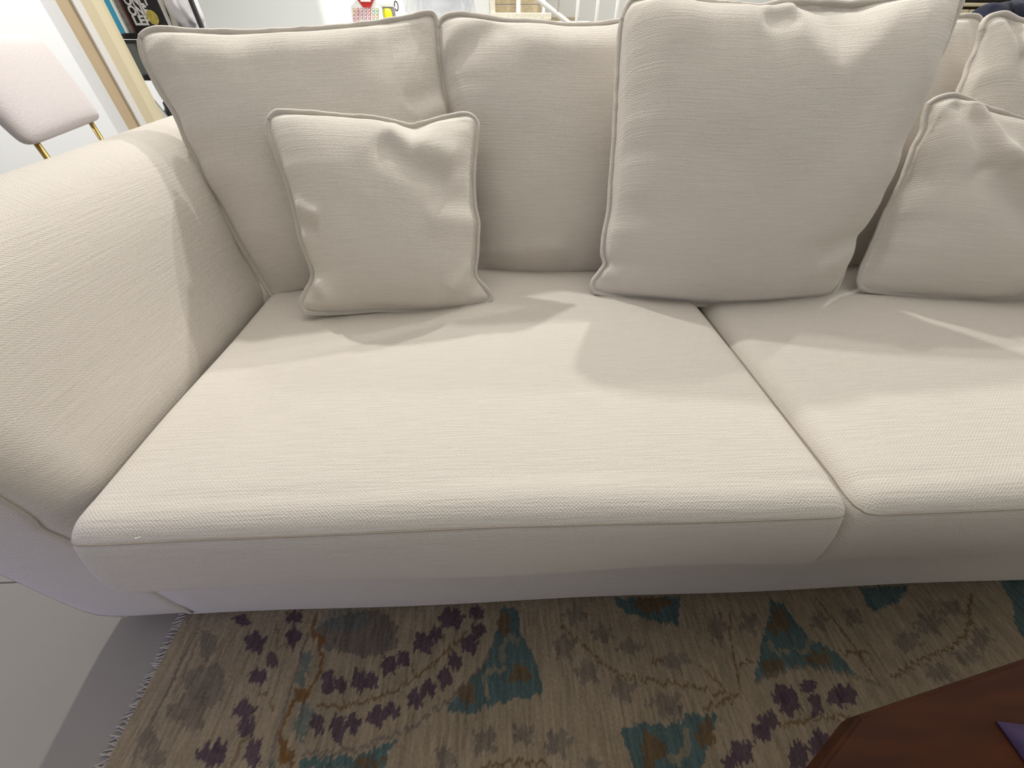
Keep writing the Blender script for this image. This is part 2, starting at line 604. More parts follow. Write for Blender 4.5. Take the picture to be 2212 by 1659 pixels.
def near(cx_, cy_, rad):
    a = np.searchsorted(gx, cx_ - rad), np.searchsorted(gx, cx_ + rad)
    b = np.searchsorted(gy, cy_ - rad), np.searchsorted(gy, cy_ + rad)
    return slice(b[0], b[1]), slice(a[0], a[1])


def blend(sl, mask, col, k):
    c = C[sl]
    c[mask] = c[mask] * (1 - k) + np.array(col) * k


def blob(z, cx_, cy_, rx, ry, col, k=0.9, lobes=5, jag=0.28, seed=0):
    c = z(cx_, cy_)
    ex, ey = z(cx_ + rx, cy_) - c, z(cx_, cy_ + ry) - c
    A = np.linalg.inv(np.array([ex, ey]).T)
    sl = near(c[0], c[1], 1.7 * max(np.linalg.norm(ex), np.linalg.norm(ey)))
    X, Y_ = jx[sl] - c[0], jy[sl] - c[1]
    a, b = A[0, 0] * X + A[0, 1] * Y_, A[1, 0] * X + A[1, 1] * Y_
    r, t = np.hypot(a, b), np.arctan2(b, a)
    ph = (seed * 2.399) % 6.28
    lim = 1 + jag * np.sin(lobes * t + ph) + jag * 0.5 * np.sin((lobes + 4) * t + 2 * ph)
    blend(sl, r < lim, col, k)


def inside(poly, X, Y_):
    m = np.zeros(X.shape, bool)
    n = len(poly)
    for i in range(n):
        (x0, y0), (x1, y1) = poly[i], poly[(i + 1) % n]
        cond = (y0 > Y_) != (y1 > Y_)
        with np.errstate(divide='ignore', invalid='ignore'):
            m ^= cond & (X < (x1 - x0) * (Y_ - y0) / (y1 - y0 + 1e-12) + x0)
    return m


def poly(z, pts, col, k=0.88):
    p = np.array([z(*q) for q in pts])
    c = p.mean(0)
    sl = near(c[0], c[1], np.abs(p - c).max() + 0.02)
    blend(sl, inside(p, jx[sl], jy[sl]), col, k)


def vine(z, pts, wpx, col, k=0.75):
    p = spline(np.array([z(*q) for q in pts]), 60)
    wm = wpx / (z(100, 0)[0] - z(0, 0)[0]) if False else wpx
    c = p.mean(0)
    sl = near(c[0], c[1], np.abs(p - c).max() + 0.02)
    X, Y_ = jx[sl], jy[sl]
    d = np.full(X.shape, 9.0)
    for (x0, y0), (x1, y1) in zip(p[:-1], p[1:]):
        lx, ly = x1 - x0, y1 - y0
        t = np.clip(((X - x0) * lx + (Y_ - y0) * ly) / (lx * lx + ly * ly + 1e-12), 0, 1)
        d = np.minimum(d, np.hypot(X - x0 - t * lx, Y_ - y0 - t * ly))
    blend(sl, d < wm, col, k)


# left border: grey guard line and two large faded leaves
vine(z7, [(1060, 260), (960, 440), (850, 680), (750, 880), (640, 1090), (520, 1330), (380, 1640)], 0.0024, GRY)
vine(z7, [(1100, 300), (1010, 470), (900, 720), (790, 950)], 0.0022, GRY, 0.5)
for a in ((1150, 430, 90, 150), (1130, 820, 210, 210), (960, 1090, 190, 180), (560, 1380, 110, 100), (620, 1560, 130, 90)):
    blob(z7, *a, TAU, 0.75, 3, 0.14, int(a[0]))
for i, a in enumerate([(340, 165, 60, 30), (420, 290, 62, 66), (655, 150, 50, 40), (645, 270, 42, 60), (520, 390, 34, 55), (435, 500, 55, 48),
                       (355, 700, 62, 55), (365, 805, 52, 55), (150, 975, 80, 70), (215, 925, 45, 45), (410, 960, 48, 92),
                       (1590, 150, 72, 66), (1425, 300, 62, 66), (1500, 240, 40, 45), (1220, 440, 50, 60), (1300, 400, 45, 48),
                       (1040, 520, 45, 70), (1115, 525, 40, 55), (850, 540, 42, 72), (930, 550, 42, 50),
                       (1740, 120, 50, 40), (1750, 220, 42, 48), (1700, 310, 48, 55), (1610, 410, 45, 55), (1550, 510, 40, 65),
                       (1450, 570, 50, 52), (1375, 640, 48, 65), (1150, 745, 55, 72), (1240, 705, 48, 45),
                       (910, 810, 48, 90), (1000, 790, 48, 55), (785, 790, 38, 58)]):
    blob(z5, *a, PUR, 0.9, 4 + i % 3, 0.14, i)
blob(z5, 1040, 240, 250, 140, GRY, 0.85, 3, 0.08, 2)
blob(z5, 950, 160, 150, 70, TEAL, 0.35, 3, 0.1, 5)
poly(z5, [(1890, 90), (1990, 90), (2005, 230), (2060, 330), (2110, 450), (2135, 580), (2120, 600), (2000, 640), (1870, 665),
          (1800, 690), (1700, 720), (1560, 695), (1600, 640), (1720, 500), (1800, 400), (1840, 300), (1870, 200)], TEAL)
for a in ((2000, 490, 70, 58), (1680, 600, 55, 62), (1905, 190, 38, 70)):
    blob(z5, *a, BRN, 0.8, 3, 0.15, a[0])
vine(z5, [(1800, 620), (1790, 530), (1820, 470), (1900, 460)], 0.005, LIT, 0.8)
vine(z5, [(1900, 400), (1895, 320), (1930, 280), (1990, 280)], 0.006, LIT, 0.6)
poly(z5, [(690, 1000), (800, 990), (1000, 980), (1270, 880), (1210, 960), (1190, 1060), (680, 1060)], TEAL)
blob(z5, 1090, 1015, 90, 30, BRN, 0.8, 3, 0.2, 3)
for a in ((725, 410, 32, 70), (690, 510, 28, 55), (720, 720, 40, 60), (690, 810, 42, 60), (510, 1035, 35, 25)):
    blob(z5, *a, TEAL, 0.62, 3, 0.25, a[1])
vine(z5, [(790, 130), (765, 220), (800, 300), (815, 400), (790, 500), (740, 580), (660, 640), (600, 760), (570, 850), (580, 930), (640, 1040)], 0.0036, ORG, 0.85)
for a in ((815, 290, 25, 26), (700, 610, 46, 44), (605, 960, 38, 50)):
    blob(z5, *a, ORG, 0.85, 3, 0.25, a[0])
vine(z5, [(790, 680), (900, 685), (1050, 660), (1200, 600), (1400, 490), (1530, 380), (1680, 240)], 0.0026, BRN)
for q in ([(950, 570), (945, 640)], [(1355, 420), (1360, 480)], [(1545, 260), (1545, 310)], [(540, 180), (550, 320), (500, 420)],
          [(450, 590), (500, 650), (545, 690)], [(280, 1030), (330, 900), (400, 860)], [(570, 330), (640, 320)]):
    vine(z5, q, 0.0022, BRN, 0.6)
vine(z5, [(700, 970), (950, 950), (1150, 890), (1400, 770), (1600, 620), (1780, 430), (1850, 280)], 0.0026, GRY, 0.7)
vine(z5, [(740, 230), (680, 430), (620, 620), (580, 760), (520, 950), (500, 1040)], 0.0026, GRY, 0.7)
for a in ((1790, 890, 70, 75), (2020, 850, 62, 60), (1560, 990, 60, 70), (2190, 900, 40, 60)):
    blob(z5, *a, GRY, 0.7, 4, 0.25, a[0])
vine(z5, [(1780, 1045), (1850, 1025), (2000, 1012), (2180, 1035)], 0.0026, BRN)
# right half
poly(z6, [(370, 90), (665, 80), (655, 215), (560, 195), (430, 160), (385, 130)], TEAL)
blob(z6, 540, 115, 80, 36, BRN, 0.85, 3, 0.15, 1)
poly(z6, [(1070, 95), (1130, 110), (1190, 200), (1250, 270), (1370, 330), (1460, 430), (1370, 410), (1220, 395), (1130, 420), (1040, 450), (1000, 465), (1020, 330), (1050, 220)], TEAL)
for a in ((1110, 190, 45, 60), (1080, 400, 48, 42), (1290, 360, 58, 34)):
    blob(z6, *a, BRN, 0.75, 3, 0.2, a[0])
vine(z6, [(1065, 290), (1095, 330), (1150, 335)], 0.0042, LIT, 0.7)
vine(z6, [(1250, 285), (1230, 325), (1190, 320)], 0.0042, LIT, 0.7)
poly(z6, [(1470, 40), (1700, 30), (1640, 105), (1540, 150), (1500, 110)], TEAL)
poly(z6, [(2100, 10), (2260, 0), (2260, 290), (2212, 260), (2170, 200), (2160, 110)], TEAL)
poly(z6, [(395, 675), (520, 655), (640, 660), (700, 610), (850, 620), (800, 700), (760, 870), (470, 870), (420, 760)], TEAL)
for a in ((540, 770, 55, 80), (780, 700, 42, 62)):
    blob(z6, *a, BRN, 0.85, 3, 0.2, a[0])
vine(z6, [(690, 680), (695, 760), (665, 805), (620, 800)], 0.0055, LIT, 0.75)
for i, a in enumerate([(1125, 525, 48, 45), (1160, 570, 45, 50), (1245, 490, 34, 34), (1275, 570, 28, 50), (1370, 530, 42, 45), (1420, 525, 40, 50),
                       (1060, 640, 50, 42), (1030, 690, 40, 42), (940, 780, 52, 50), (890, 820, 42, 38), (1195, 800, 46, 66), (1290, 740, 55, 56)]):
    blob(z6, *a, PUR, 0.9, 4 + i % 3, 0.14, i + 7)
for i, a in enumerate([(190, 160, 46, 38), (140, 310, 46, 52), (315, 250, 46, 36), (440, 310, 55, 32), (245, 420, 55, 55), (640, 375, 62, 34),
                       (410, 500, 55, 52), (600, 560, 72, 46), (830, 220, 36, 68), (975, 200, 38, 50), (1690, 280, 55, 46), (1780, 200, 62, 46),
                       (1880, 130, 55, 36), (2020, 270, 46, 55), (1830, 420, 62, 36), (1440, 170, 36, 46), (125, 740, 55, 55),
                       (270, 830, 46, 30), (1960, 350, 62, 36), (1290, 190, 40, 40), (640, 600, 40, 40)]):
    blob(z6, *a, GRY, 0.62, 4 + i % 3, 0.27, i + 3)
for q in ([(130, 215), (240, 310), (330, 390), (450, 450), (600, 470), (760, 490), (830, 520), (930, 525)], [(890, 160), (895, 300), (920, 420), (940, 510)],
          [(1270, 80), (1400, 240), (1490, 370), (1560, 470)], [(1970, 60), (1960, 220), (1880, 310), (1740, 370), (1620, 450)],
          [(770, 590), (830, 565), (900, 550)], [(1120, 660), (1280, 630), (1420, 620)], [(760, 400), (830, 470), (870, 510)],
          [(1390, 330), (1440, 340), (1500, 330)], [(540, 390), (550, 375), (590, 380)], [(930, 400), (950, 375), (1000, 380)]):
    vine(z6, q, 0.0025, BRN, 0.75)
vine(z6, [(1000, 465), (1100, 420), (1220, 400), (1380, 420), (1480, 450), (1560, 490)], 0.003, TAU, 0.75)
# the repeat of the pattern where the camera does not look, scattered blossoms
for i in range(150):
    x, y = rs.uniform(-0.6, 1.85), rs.uniform(-1.15, -0.06)
    idl = lambda a, b, x=x, y=y: np.array([x + a * 0.001, y - b * 0.001])
    blob(idl, 0, 0, rs.uniform(14, 30), rs.uniform(14, 30), (PUR, GRY, TEAL, GRY, TAU)[i % 5], 0.85, 4 + i % 3, 0.26, i)
shade = 1 + 0.32 * streak + 0.13 * knot + 0.10 * blot
C = np.clip(C * shade[..., None], 0, 1)
Zr = RZ + 0.0007 * streak + 0.0006 * knot
nxr, nyr = len(gx), len(gy)
V3 = np.stack([GX + 0.672, GY + 0.4, Zr], -1).reshape(-1, 3)
idx = np.arange(nxr * nyr).reshape(nyr, nxr)
Q = np.stack([idx[:-1, :-1], idx[:-1, 1:], idx[1:, 1:], idx[1:, :-1]], -1).reshape(-1, 4)
me = bpy.data.meshes.new('pile')
me.vertices.add(len(V3))
me.vertices.foreach_set('co', V3.ravel())
me.loops.add(Q.size)
me.loops.foreach_set('vertex_index', Q.ravel())
me.polygons.add(len(Q))
me.polygons.foreach_set('loop_start', np.arange(0, Q.size, 4))
me.update(calc_edges=True)
ca = me.color_attributes.new('dye', 'FLOAT_COLOR', 'POINT')
ca.data.foreach_set('color', np.concatenate([C.reshape(-1, 3), np.ones((len(V3), 1))], 1).ravel())
rm = bpy.data.materials.new('knotted_wool')
rm.use_nodes = True
b = rm.node_tree.nodes['Principled BSDF']
b.inputs['Roughness'].default_value = 0.95
b.inputs['Specular IOR Level'].default_value = 0.1
an = rm.node_tree.nodes.new('ShaderNodeVertexColor')
an.layer_name = 'dye'
rm.node_tree.links.new(an.outputs[0], b.inputs['Base Color'])
link('pile', me, rm, rug)
M['backing'] = mat('rug_backing', (0.36, 0.31, 0.24), 0.95)
box('backing', 0, 2.572, -0.8, 0.95, 0.001, RZ - 0.003, M['backing'], rug, bev=0)
# fringe: hundreds of thin yarn ends
V, Fc = [], []
y = -1.2
while y < 0.55:
    ln = rs.uniform(0.017, 0.027)
    dy = rs.uniform(-0.007, 0.007)
    r = rs.uniform(0.0008, 0.0013)
    p = np.array([(-0.670, y, 0.009), (-0.677, y + dy * 0.2, 0.009), (-0.672 - ln * 0.6, y + dy * 0.7, 0.005), (-0.672 - ln, y + dy, 0.002)])
    o0 = len(V)
    for k, q in enumerate(p):
        for a in range(4):
            V.append((q[0] + 0.672, q[1] + 0.4 + r * math.cos(a * math.pi / 2) * 1.3, q[2] + r * math.sin(a * math.pi / 2)))
    for k in range(3):
        for a in range(4):
            c = (a + 1) % 4
            Fc.append((o0 + k * 4 + a, o0 + k * 4 + c, o0 + (k + 1) * 4 + c, o0 + (k + 1) * 4 + a))
    y += rs.uniform(0.0022, 0.0042)
me = bpy.data.meshes.new('fringe')
me.from_pydata(V, [], Fc)
fr = link('fringe', me, M['fringe'], rug)
tag(fr, kind='stuff')

# ------------------------------------------------------------------ sofa frame
sofa = empty('sofa', (0.45, 0.28, 0))
tag(sofa, 'long cream fabric sofa with rounded arm and plain front rail on the rug', 'sofa')
SO = np.array([0.45, 0.28, 0])
SX1 = 1.535                       # where the right arm begins


def rounded_rail(name, x0, x1, y0, y1, z0, z1, r, parent):
    bm = bmesh.new()
    nx = 40
    prof = [(y1, z0), (y0 + r, z0)]
    prof += [(y0 + r - r * math.sin(a), z0 + r - r * math.cos(a)) for a in np.linspace(0.2, math.pi / 2, 5)]
    prof += [(y0 - 0.003, z0 + 0.08), (y0 - 0.003, z1 - 0.05)]
    prof += [(y0 - 0.001, z1 - 0.012), (y0 + 0.012, z1), (y1, z1)]
    rows = []
    for x in np.linspace(x0, x1, nx):
        rows.append([bm.verts.new((x - SO[0], y + 0.0018 * math.sin(x * 9) * (1 if y < y0 + 0.02 else 0) - SO[1], z - SO[2])) for y, z in prof])
    for a, b_ in zip(rows[:-1], rows[1:]):
        for k in range(len(prof)):
            l = (k + 1) % len(prof)
            bm.faces.new([a[k], b_[k], b_[l], a[l]])
    bm.faces.new(rows[0])
    bm.faces.new(rows[-1][::-1])
    return from_bm(name, bm, M['fabric'], parent, smooth=True, uv=True)


rounded_rail('front_rail', -0.646, SX1 + 0.02, 0.281, 1.2, 0.03, 0.285, 0.012, sofa)
box('backrest_frame', -0.84 - SO[0], SX1 + 0.24 - SO[0], 1.235 - SO[1], 1.42 - SO[1], 0.03, 0.80, M['fabric'], sofa, bev=0.03)
for p in sofa.children:
    if p.name.startswith('backrest') and not p.data.uv_layers:
        box_uv(p.data)


def arm(side, xin):
    """padded arm: inner face leans out a little, the top is rolled; the front is a flat welted panel"""
    sgn = -1 if side == 'l' else 1
    # section, inner bottom -> over the top -> outer bottom: (offset outwards from xin, z relative)
    def section(ztop):
        pts = [(0.052, 0.05), (0.052, 0.24), (0.022, 0.35), (0.004, 0.44), (0.018, 0.52), (0.036, ztop - 0.125), (0.052, ztop - 0.07), (0.075, ztop - 0.028),
               (0.108, ztop - 0.004), (0.14, ztop), (0.175, ztop - 0.008), (0.205, ztop - 0.035), (0.224, ztop - 0.08), (0.229, ztop - 0.16),
               (0.228, 0.40), (0.226, 0.20), (0.222, 0.075), (0.205, 0.04), (0.17, 0.03)]
        return spline(np.array(pts) * np.array([1.13, 1.0]), 60)
    rows = []
    Ys = np.concatenate([0.281 + 0.060 * (1 - np.cos(np.linspace(0, math.pi / 2, 12))), np.linspace(0.35, 1.42, 40)])
    for y in Ys:
        zt = 0.757 + 0.055 * (y - 0.7)
        s = section(zt)
        inset = 0.060 * (1 - math.sqrt(max(0, 1 - (1 - min(1, (y - 0.281) / 0.060)) ** 2)))
        c = np.array([0.118, 0.40])
        d = c - s
        d /= np.linalg.norm(d, axis=1)[:, None]
        s = s + d * inset * np.array([1.0, 0.9]) * np.where(s[:, :1] < 0.13, np.clip((s[:, 1:] - 0.24) / 0.16, 0.04, 1.0), 0.3)
        s[:, 1] = np.maximum(s[:, 1], 0.03)
        rows.append([(xin + sgn * o, y, z) for o, z in s])
    bm = bmesh.new()
    vs = [[bm.verts.new((Vector(p) - Vector(SO))) for p in r] for r in rows]
    for a, b_ in zip(vs[:-1], vs[1:]):
        for k in range(len(a) - 1):
            bm.faces.new([a[k], a[k + 1], b_[k + 1], b_[k]])
        bm.faces.new([a[-1], a[0], b_[0], b_[-1]])
    bm.faces.new(vs[-1])
    o = from_bm('armrest', bm, M['fabric'], sofa, smooth=True, uv=True)
    # front panel, slightly crowned
    bm = bmesh.new()
    ring = [np.array(p) for p in rows[0]]
    cen = sum(ring) / len(ring)
    loops = []
    for f, dy in ((1.0, 0.0), (0.97, -0.003), (0.85, -0.005), (0.5, -0.006), (0.1, -0.0065)):
        loops.append([bm.verts.new(Vector(cen + (p - cen) * f + np.array([0, dy, 0]) - SO)) for p in ring])
    for a, b_ in zip(loops[:-1], loops[1:]):
        n = len(a)
        for k in range(n):
            bm.faces.new([a[k], a[(k + 1) % n], b_[(k + 1) % n], b_[k]])
    bm.faces.new(loops[-1])
    fp = from_bm('arm_front_panel', bm, M['fabric'], o, smooth=True, uv=True)
    k = len(ring)
    pts = [p - SO + np.array([0, -0.001, 0]) for p in ring]
    tube('welt_seam', pts, 0.0022, M['piping'], fp, seg=6)
    inner = [p - SO + np.array([-sgn * 0.004, 0.006, 0.0]) for p in ring[:34]]
    tube('stitch_line', inner, 0.0009, M['thread'], fp, seg=5)
    return o


arm('l', -0.572)
arm('r', SX1)

# ------------------------------------------------------------------ seat cushions
def seat(name, label, x0, x1, y0, y1, z0, z1, seed, crown=0.012):
    nx, ny, nz = 90, 76, 16
    root = empty(name, ((x0 + x1) / 2, y0, z0))
    RC = np.array([(x0 + x1) / 2, y0, z0])
    bm = bmesh.new()
    cache = {}
    cx_, cy_, cz_ = (x0 + x1) / 2, (y0 + y1) / 2, (z0 + z1) / 2
    hx, hy, hz = (x1 - x0) / 2, (y1 - y0) / 2, (z1 - z0) / 2

    def warp(a, b_, c):
        # a,b,c in [-1,1]
        rt = 0.034
        rb = 0.012
        tt = min(1.0, max(0.0, (c + 0.8) / 1.6))
        r = rb + (rt - rb) * tt * tt * (3 - 2 * tt)
        p = np.array([a * hx, b_ * hy, c * hz])
        core = np.array([hx - r, hy - r, hz - r])
        q = np.clip(p, -core, core)
        d = p - q
        n = np.linalg.norm(d)
        if n > 1e-9:
            m = np.max(np.abs(d))
            p = q + d / n * m
        u, v = p[0] / hx, p[1] / hy
        p[2] += (crown * (1 - abs(u) ** 3) * (1 - abs(v) ** 3.2) if p[2] > 0 else 0)
        if p[2] > 0:
            p[2] += 0.0025 * float(vnoise2(np.array(p[0] / 0.16 + 9), np.array(p[1] / 0.2 + 4), seed))
        # boxing bulges a little between its two seams, and waves
        zz = np.clip(p[2] / hz, -1, 1)
        if p[1] < -hy + 0.05:
            p[1] -= 0.007 * (1 - zz ** 2) + 0.013 * (0.5 - 0.5 * zz) * (1 if p[1] < -hy + 0.02 else 0.5) + 0.004 * math.sin(5.5 * u + seed) * (0.4 - 0.6 * zz)
            p[2] += (0.006 * math.sin(4.0 * u + 0.6 * seed)) * (1 if zz < 0 else 0.35)
        if abs(u) > 0.93:
            p[0] += math.copysign(0.006 * (1 - zz ** 2), u)
        return p + np.array([cx_, cy_, cz_])

    def vert(a, b_, c):
        k = (round(a, 5), round(b_, 5), round(c, 5))
        if k not in cache:
            cache[k] = bm.verts.new(Vector(warp(a, b_, c) - RC))
        return cache[k]

    def dens(n):
        t = np.linspace(-1, 1, n)
        return 0.5 * t + 0.5 * np.sin(t * math.pi / 2)
    A, B_, Cz = dens(nx), dens(ny), dens(nz)
    for c in (-1, 1):
        for i in range(nx - 1):
            for j in range(ny - 1):
                bm.faces.new([vert(A[i], B_[j], c), vert(A[i + 1], B_[j], c), vert(A[i + 1], B_[j + 1], c), vert(A[i], B_[j + 1], c)])
    for b_ in (-1, 1):
        for i in range(nx - 1):
            for k in range(nz - 1):
                bm.faces.new([vert(A[i], b_, Cz[k]), vert(A[i + 1], b_, Cz[k]), vert(A[i + 1], b_, Cz[k + 1]), vert(A[i], b_, Cz[k + 1])])
    for a in (-1, 1):
        for j in range(ny - 1):
            for k in range(nz - 1):
                bm.faces.new([vert(a, B_[j], Cz[k]), vert(a, B_[j + 1], Cz[k]), vert(a, B_[j + 1], Cz[k + 1]), vert(a, B_[j], Cz[k + 1])])
    o = from_bm('cover', bm, M['fabric'], root, smooth=True, uv=True)
    # top seam: round the front and the two sides at the foot of the roll
    cs = 0.74
    path = [warp(-1, t, cs) for t in np.linspace(0.96, -0.96, 60)] + [warp(t, -1, cs) for t in np.linspace(-0.985, 0.985, 110)] + [warp(1, t, cs) for t in np.linspace(-0.96, 0.96, 60)]
    out = []
    cc = np.array([cx_, cy_, cz_])
    for p in path:
        d = (p - cc) * np.array([1 / hx, 1 / hy, 0]) ** 9
        d /= np.linalg.norm(d) + 1e-9
        out.append(p + d * 0.0006 - RC)
    tube('top_seam', out, 0.0012, M['thread'], root, seg=6)
    tag(root, label, 'seat cushion', 'seat cushions of the sofa')
    return root


seat('seat_cushion', 'wide cream seat cushion beside the left arm, empty at its front', -0.566, 0.472, 0.243, 1.07, 0.297, 0.450, 1)
seat('seat_cushion', 'wide cream seat cushion right of the centre gap, cut by the frame edge', 0.486, 1.525, 0.247, 1.07, 0.292, 0.446, 4)

# ------------------------------------------------------------------ loose cushions
BN = (0, -0.5, 0.215)
G1 = 'large back cushions of the sofa'
cushion('back_cushion', 'large cream back cushion leaning beside the left arm, behind the small square pillow', 'cushion', G1,
        top=[(306, 80), (318, 69), (345, 63), (400, 66), (500, 70), (600, 67), (700, 61), (800, 51), (880, 38), (915, 29), (933, 29), (941, 36)],
        right=[(941, 36), (946, 60), (950, 100), (957, 170), (965, 215), (975, 260), (985, 350), (992, 450), (992, 540), (985, 605)],
        bottom=[(599, 650), (650, 636), (760, 620), (900, 612), (985, 605)],
        left=[(306, 80), (303, 95), (312, 130), (345, 195), (380, 250), (400, 300), (425, 350), (445, 400), (480, 455), (520, 530), (557, 592), (584, 635), (599, 650)],
        p0=(-0.12, 0.955, 0.45), nrm=(0.25, -1, 0.44), tf=0.074, tb=0.05, seed=11,
        folds=[(0.02, 0.10, 0.12, 0.03, 0.02, 0.006, 'r'), (0.99, 0.28, 0.85, 0.33, 0.025, 0.007, 's'), (0.75, 0.13, 0.97, 0.05, 0.03, -0.006, 'r'),
               (0.1, 0.1, 0.7, 0.085, 0.035, 0.006, 'r')])
cushion('back_cushion', 'large cream back cushion in the middle, partly behind the tall front cushion', 'cushion', G1,
        top=[(948, 56), (953, 44), (966, 35), (990, 31), (1015, 33), (1080, 43), (1150, 47), (1230, 54), (1300, 52), (1345, 46), (1420, 44), (1490, 42), (1510, 52)],
        right=[(1510, 52), (1515, 90), (1505, 250), (1498, 400), (1490, 500), (1485, 600)],
        bottom=[(1022, 596), (1080, 600), (1160, 602), (1250, 602), (1350, 601), (1485, 600)],
        left=[(948, 56), (949, 100), (956, 170), (968, 240), (985, 330), (998, 430), (1008, 520), (1022, 596)],
        p0=(0, 0.955, 0.45), nrm=BN, tf=0.085, tb=0.05, seed=23,
        folds=[(0.0, 0.16, 0.22, 0.03, 0.03, 0.008, 's'), (0.35, 0.11, 0.95, 0.11, 0.04, 0.009, 'r'), (0.05, 0.93, 0.4, 0.90, 0.03, 0.009, 's')])
cushion('back_cushion', 'cream back cushion showing as a strip right of the tall front cushion', 'cushion', G1,
        top=[(1522, 52), (1545, 42), (1700, 40), (1900, 40), (2050, 37), (2085, 34), (2108, 36), (2119, 46)],
        right=[(2119, 46), (2118, 70), (2095, 170), (2050, 320), (1995, 470), (1945, 585)],
        bottom=[(1497, 598), (1600, 596), (1750, 592), (1860, 588), (1945, 585)],
        left=[(1522, 52), (1518, 100), (1510, 250), (1505, 400), (1500, 500), (1497, 598)],
        p0=(0, 0.955, 0.45), nrm=BN, tf=0.070, tb=0.05, seed=37)
cushion('back_cushion', 'cream back cushion at the right frame edge with a dented top', 'cushion', G1,
        top=[(2118, 66), (2122, 52), (2132, 40), (2148, 32), (2165, 30), (2181, 34), (2200, 43), (2225, 47), (2300, 44), (2420, 42), (2500, 36), (2520, 50)],
        right=[(2520, 50), (2515, 120), (2475, 300), (2420, 480), (2370, 630)],
        bottom=[(1905, 610), (2000, 622), (2150, 628), (2250, 630), (2370, 630)],
        left=[(2118, 66), (2112, 95), (2100, 125), (2084, 165), (2068, 201), (2030, 300), (1980, 430), (1905, 610)],
        p0=(0, 0.86, 0.45), nrm=(0, -1, 0.42), tf=0.075, tb=0.03, seed=41,
        folds=[(0.17, 0.02, 0.22, 0.13, 0.02, -0.016, 'r'), (0.22, 0.13, 0.5, 0.2, 0.03, 0.016, 's')])
cushion('tall_cushion', 'tall cream cushion in front, nearest and largest, with a deep dent in its top', 'cushion', None,
        top=[(1344, 42), (1350, 22), (1358, 8), (1372, -3), (1420, -9), (1470, -5), (1501, 1), (1561, 9), (1634, 15), (1656, 12), (1695, 4), (1776, 6), (1832, 9), (1884, 4), (1931, -3), (2000, -14), (2050, -18), (2074, -12)],
        right=[(2074, -12), (2079, 0), (2069, 26), (2056, 56), (2039, 99), (2017, 142), (1992, 207), (1966, 258), (1936, 323), (1927, 357), (1901, 413), (1863, 486), (1838, 516), (1826, 568), (1816, 603), (1795, 638)],
        bottom=[(1284, 630), (1312, 637), (1389, 648), (1492, 658), (1570, 661), (1690, 654), (1768, 646), (1795, 638)],
        left=[(1344, 42), (1339, 70), (1335, 129), (1331, 215), (1325, 323), (1318, 409), (1314, 460), (1304, 508), (1301, 547), (1306, 570), (1293, 590), (1279, 611), (1284, 630)],
        p0=(0, 0.785, 0.45), nrm=(0, -1, 0.44), dents=[([(0.46, -0.06), (0.49, 0.05), (0.55, 0.14), (0.61, 0.195), (0.65, 0.155), (0.71, 0.08), (0.82, -0.06)], 0.026, 0.042)], tf=0.100, tb=0.045, seed=53, pucker=0.007, N=140,
        folds=[               (0.40, 0.06, 0.48, 0.07, 0.02, 0.008, 's'), (0.97, 0.78, 0.80, 0.83, 0.03, 0.011, 's'), (0.0, 0.93, 0.10, 0.99, 0.015, -0.008, 'r'),
               (0.90, 0.25, 0.80, 0.55, 0.07, 0.010, 'r'), (0.1, 0.1, 0.35, 0.05, 0.04, 0.006, 'r')])
G2 = 'small square throw pillows'
cushion('throw_pillow', 'small square cream pillow with a folded corner near the left arm', 'pillow', G2,
        top=[(582, 258), (592, 247), (606, 242), (641, 243), (705, 247), (763, 252), (806, 255), (849, 263), (887, 272), (907, 268), (951, 256), (994, 247), (1011, 247), (1024, 254)],
        right=[(1024, 254), (1032, 268), (1029, 307), (1024, 359), (1023, 399), (1026, 446), (1033, 480), (1032, 509), (1030, 553), (1026, 585), (1031, 602), (1049, 622), (1060, 638), (1058, 652)],
        bottom=[(655, 669), (667, 675), (699, 677), (763, 674), (812, 670), (849, 671), (936, 673), (994, 667), (1035, 661), (1058, 652)],
        left=[(582, 258), (579, 269), (583, 295), (598, 336), (618, 388), (629, 423), (641, 472), (650, 515), (664, 553), (676, 585), (673, 608), (660, 631), (650, 652), (655, 669)],
        p0=(-0.24, 0.735, 0.460), nrm=(0.16, -1, 0.66), dents=[([(0.50, -0.06), (0.60, 0.07), (0.665, 0.16), (0.72, 0.10), (0.82, -0.06)], 0.013, 0.026)], tf=0.072, tb=0.055, seed=67, pucker=0.006,
        folds=[(0.56, 0.14, 0.84, 0.30, 0.036, 0.014, 's'),  (0.05, 0.06, 0.02, 0.2, 0.02, -0.005, 'r'),
               (0.04, 0.50, 0.14, 0.55, 0.018, 0.012, 's'), (0.06, 0.86, 0.16, 0.97, 0.016, 0.012, 's'), (0.97, 0.82, 0.84, 0.92, 0.02, -0.010, 's'),
               (0.99, 0.52, 0.75, 0.48, 0.03, 0.006, 's')])
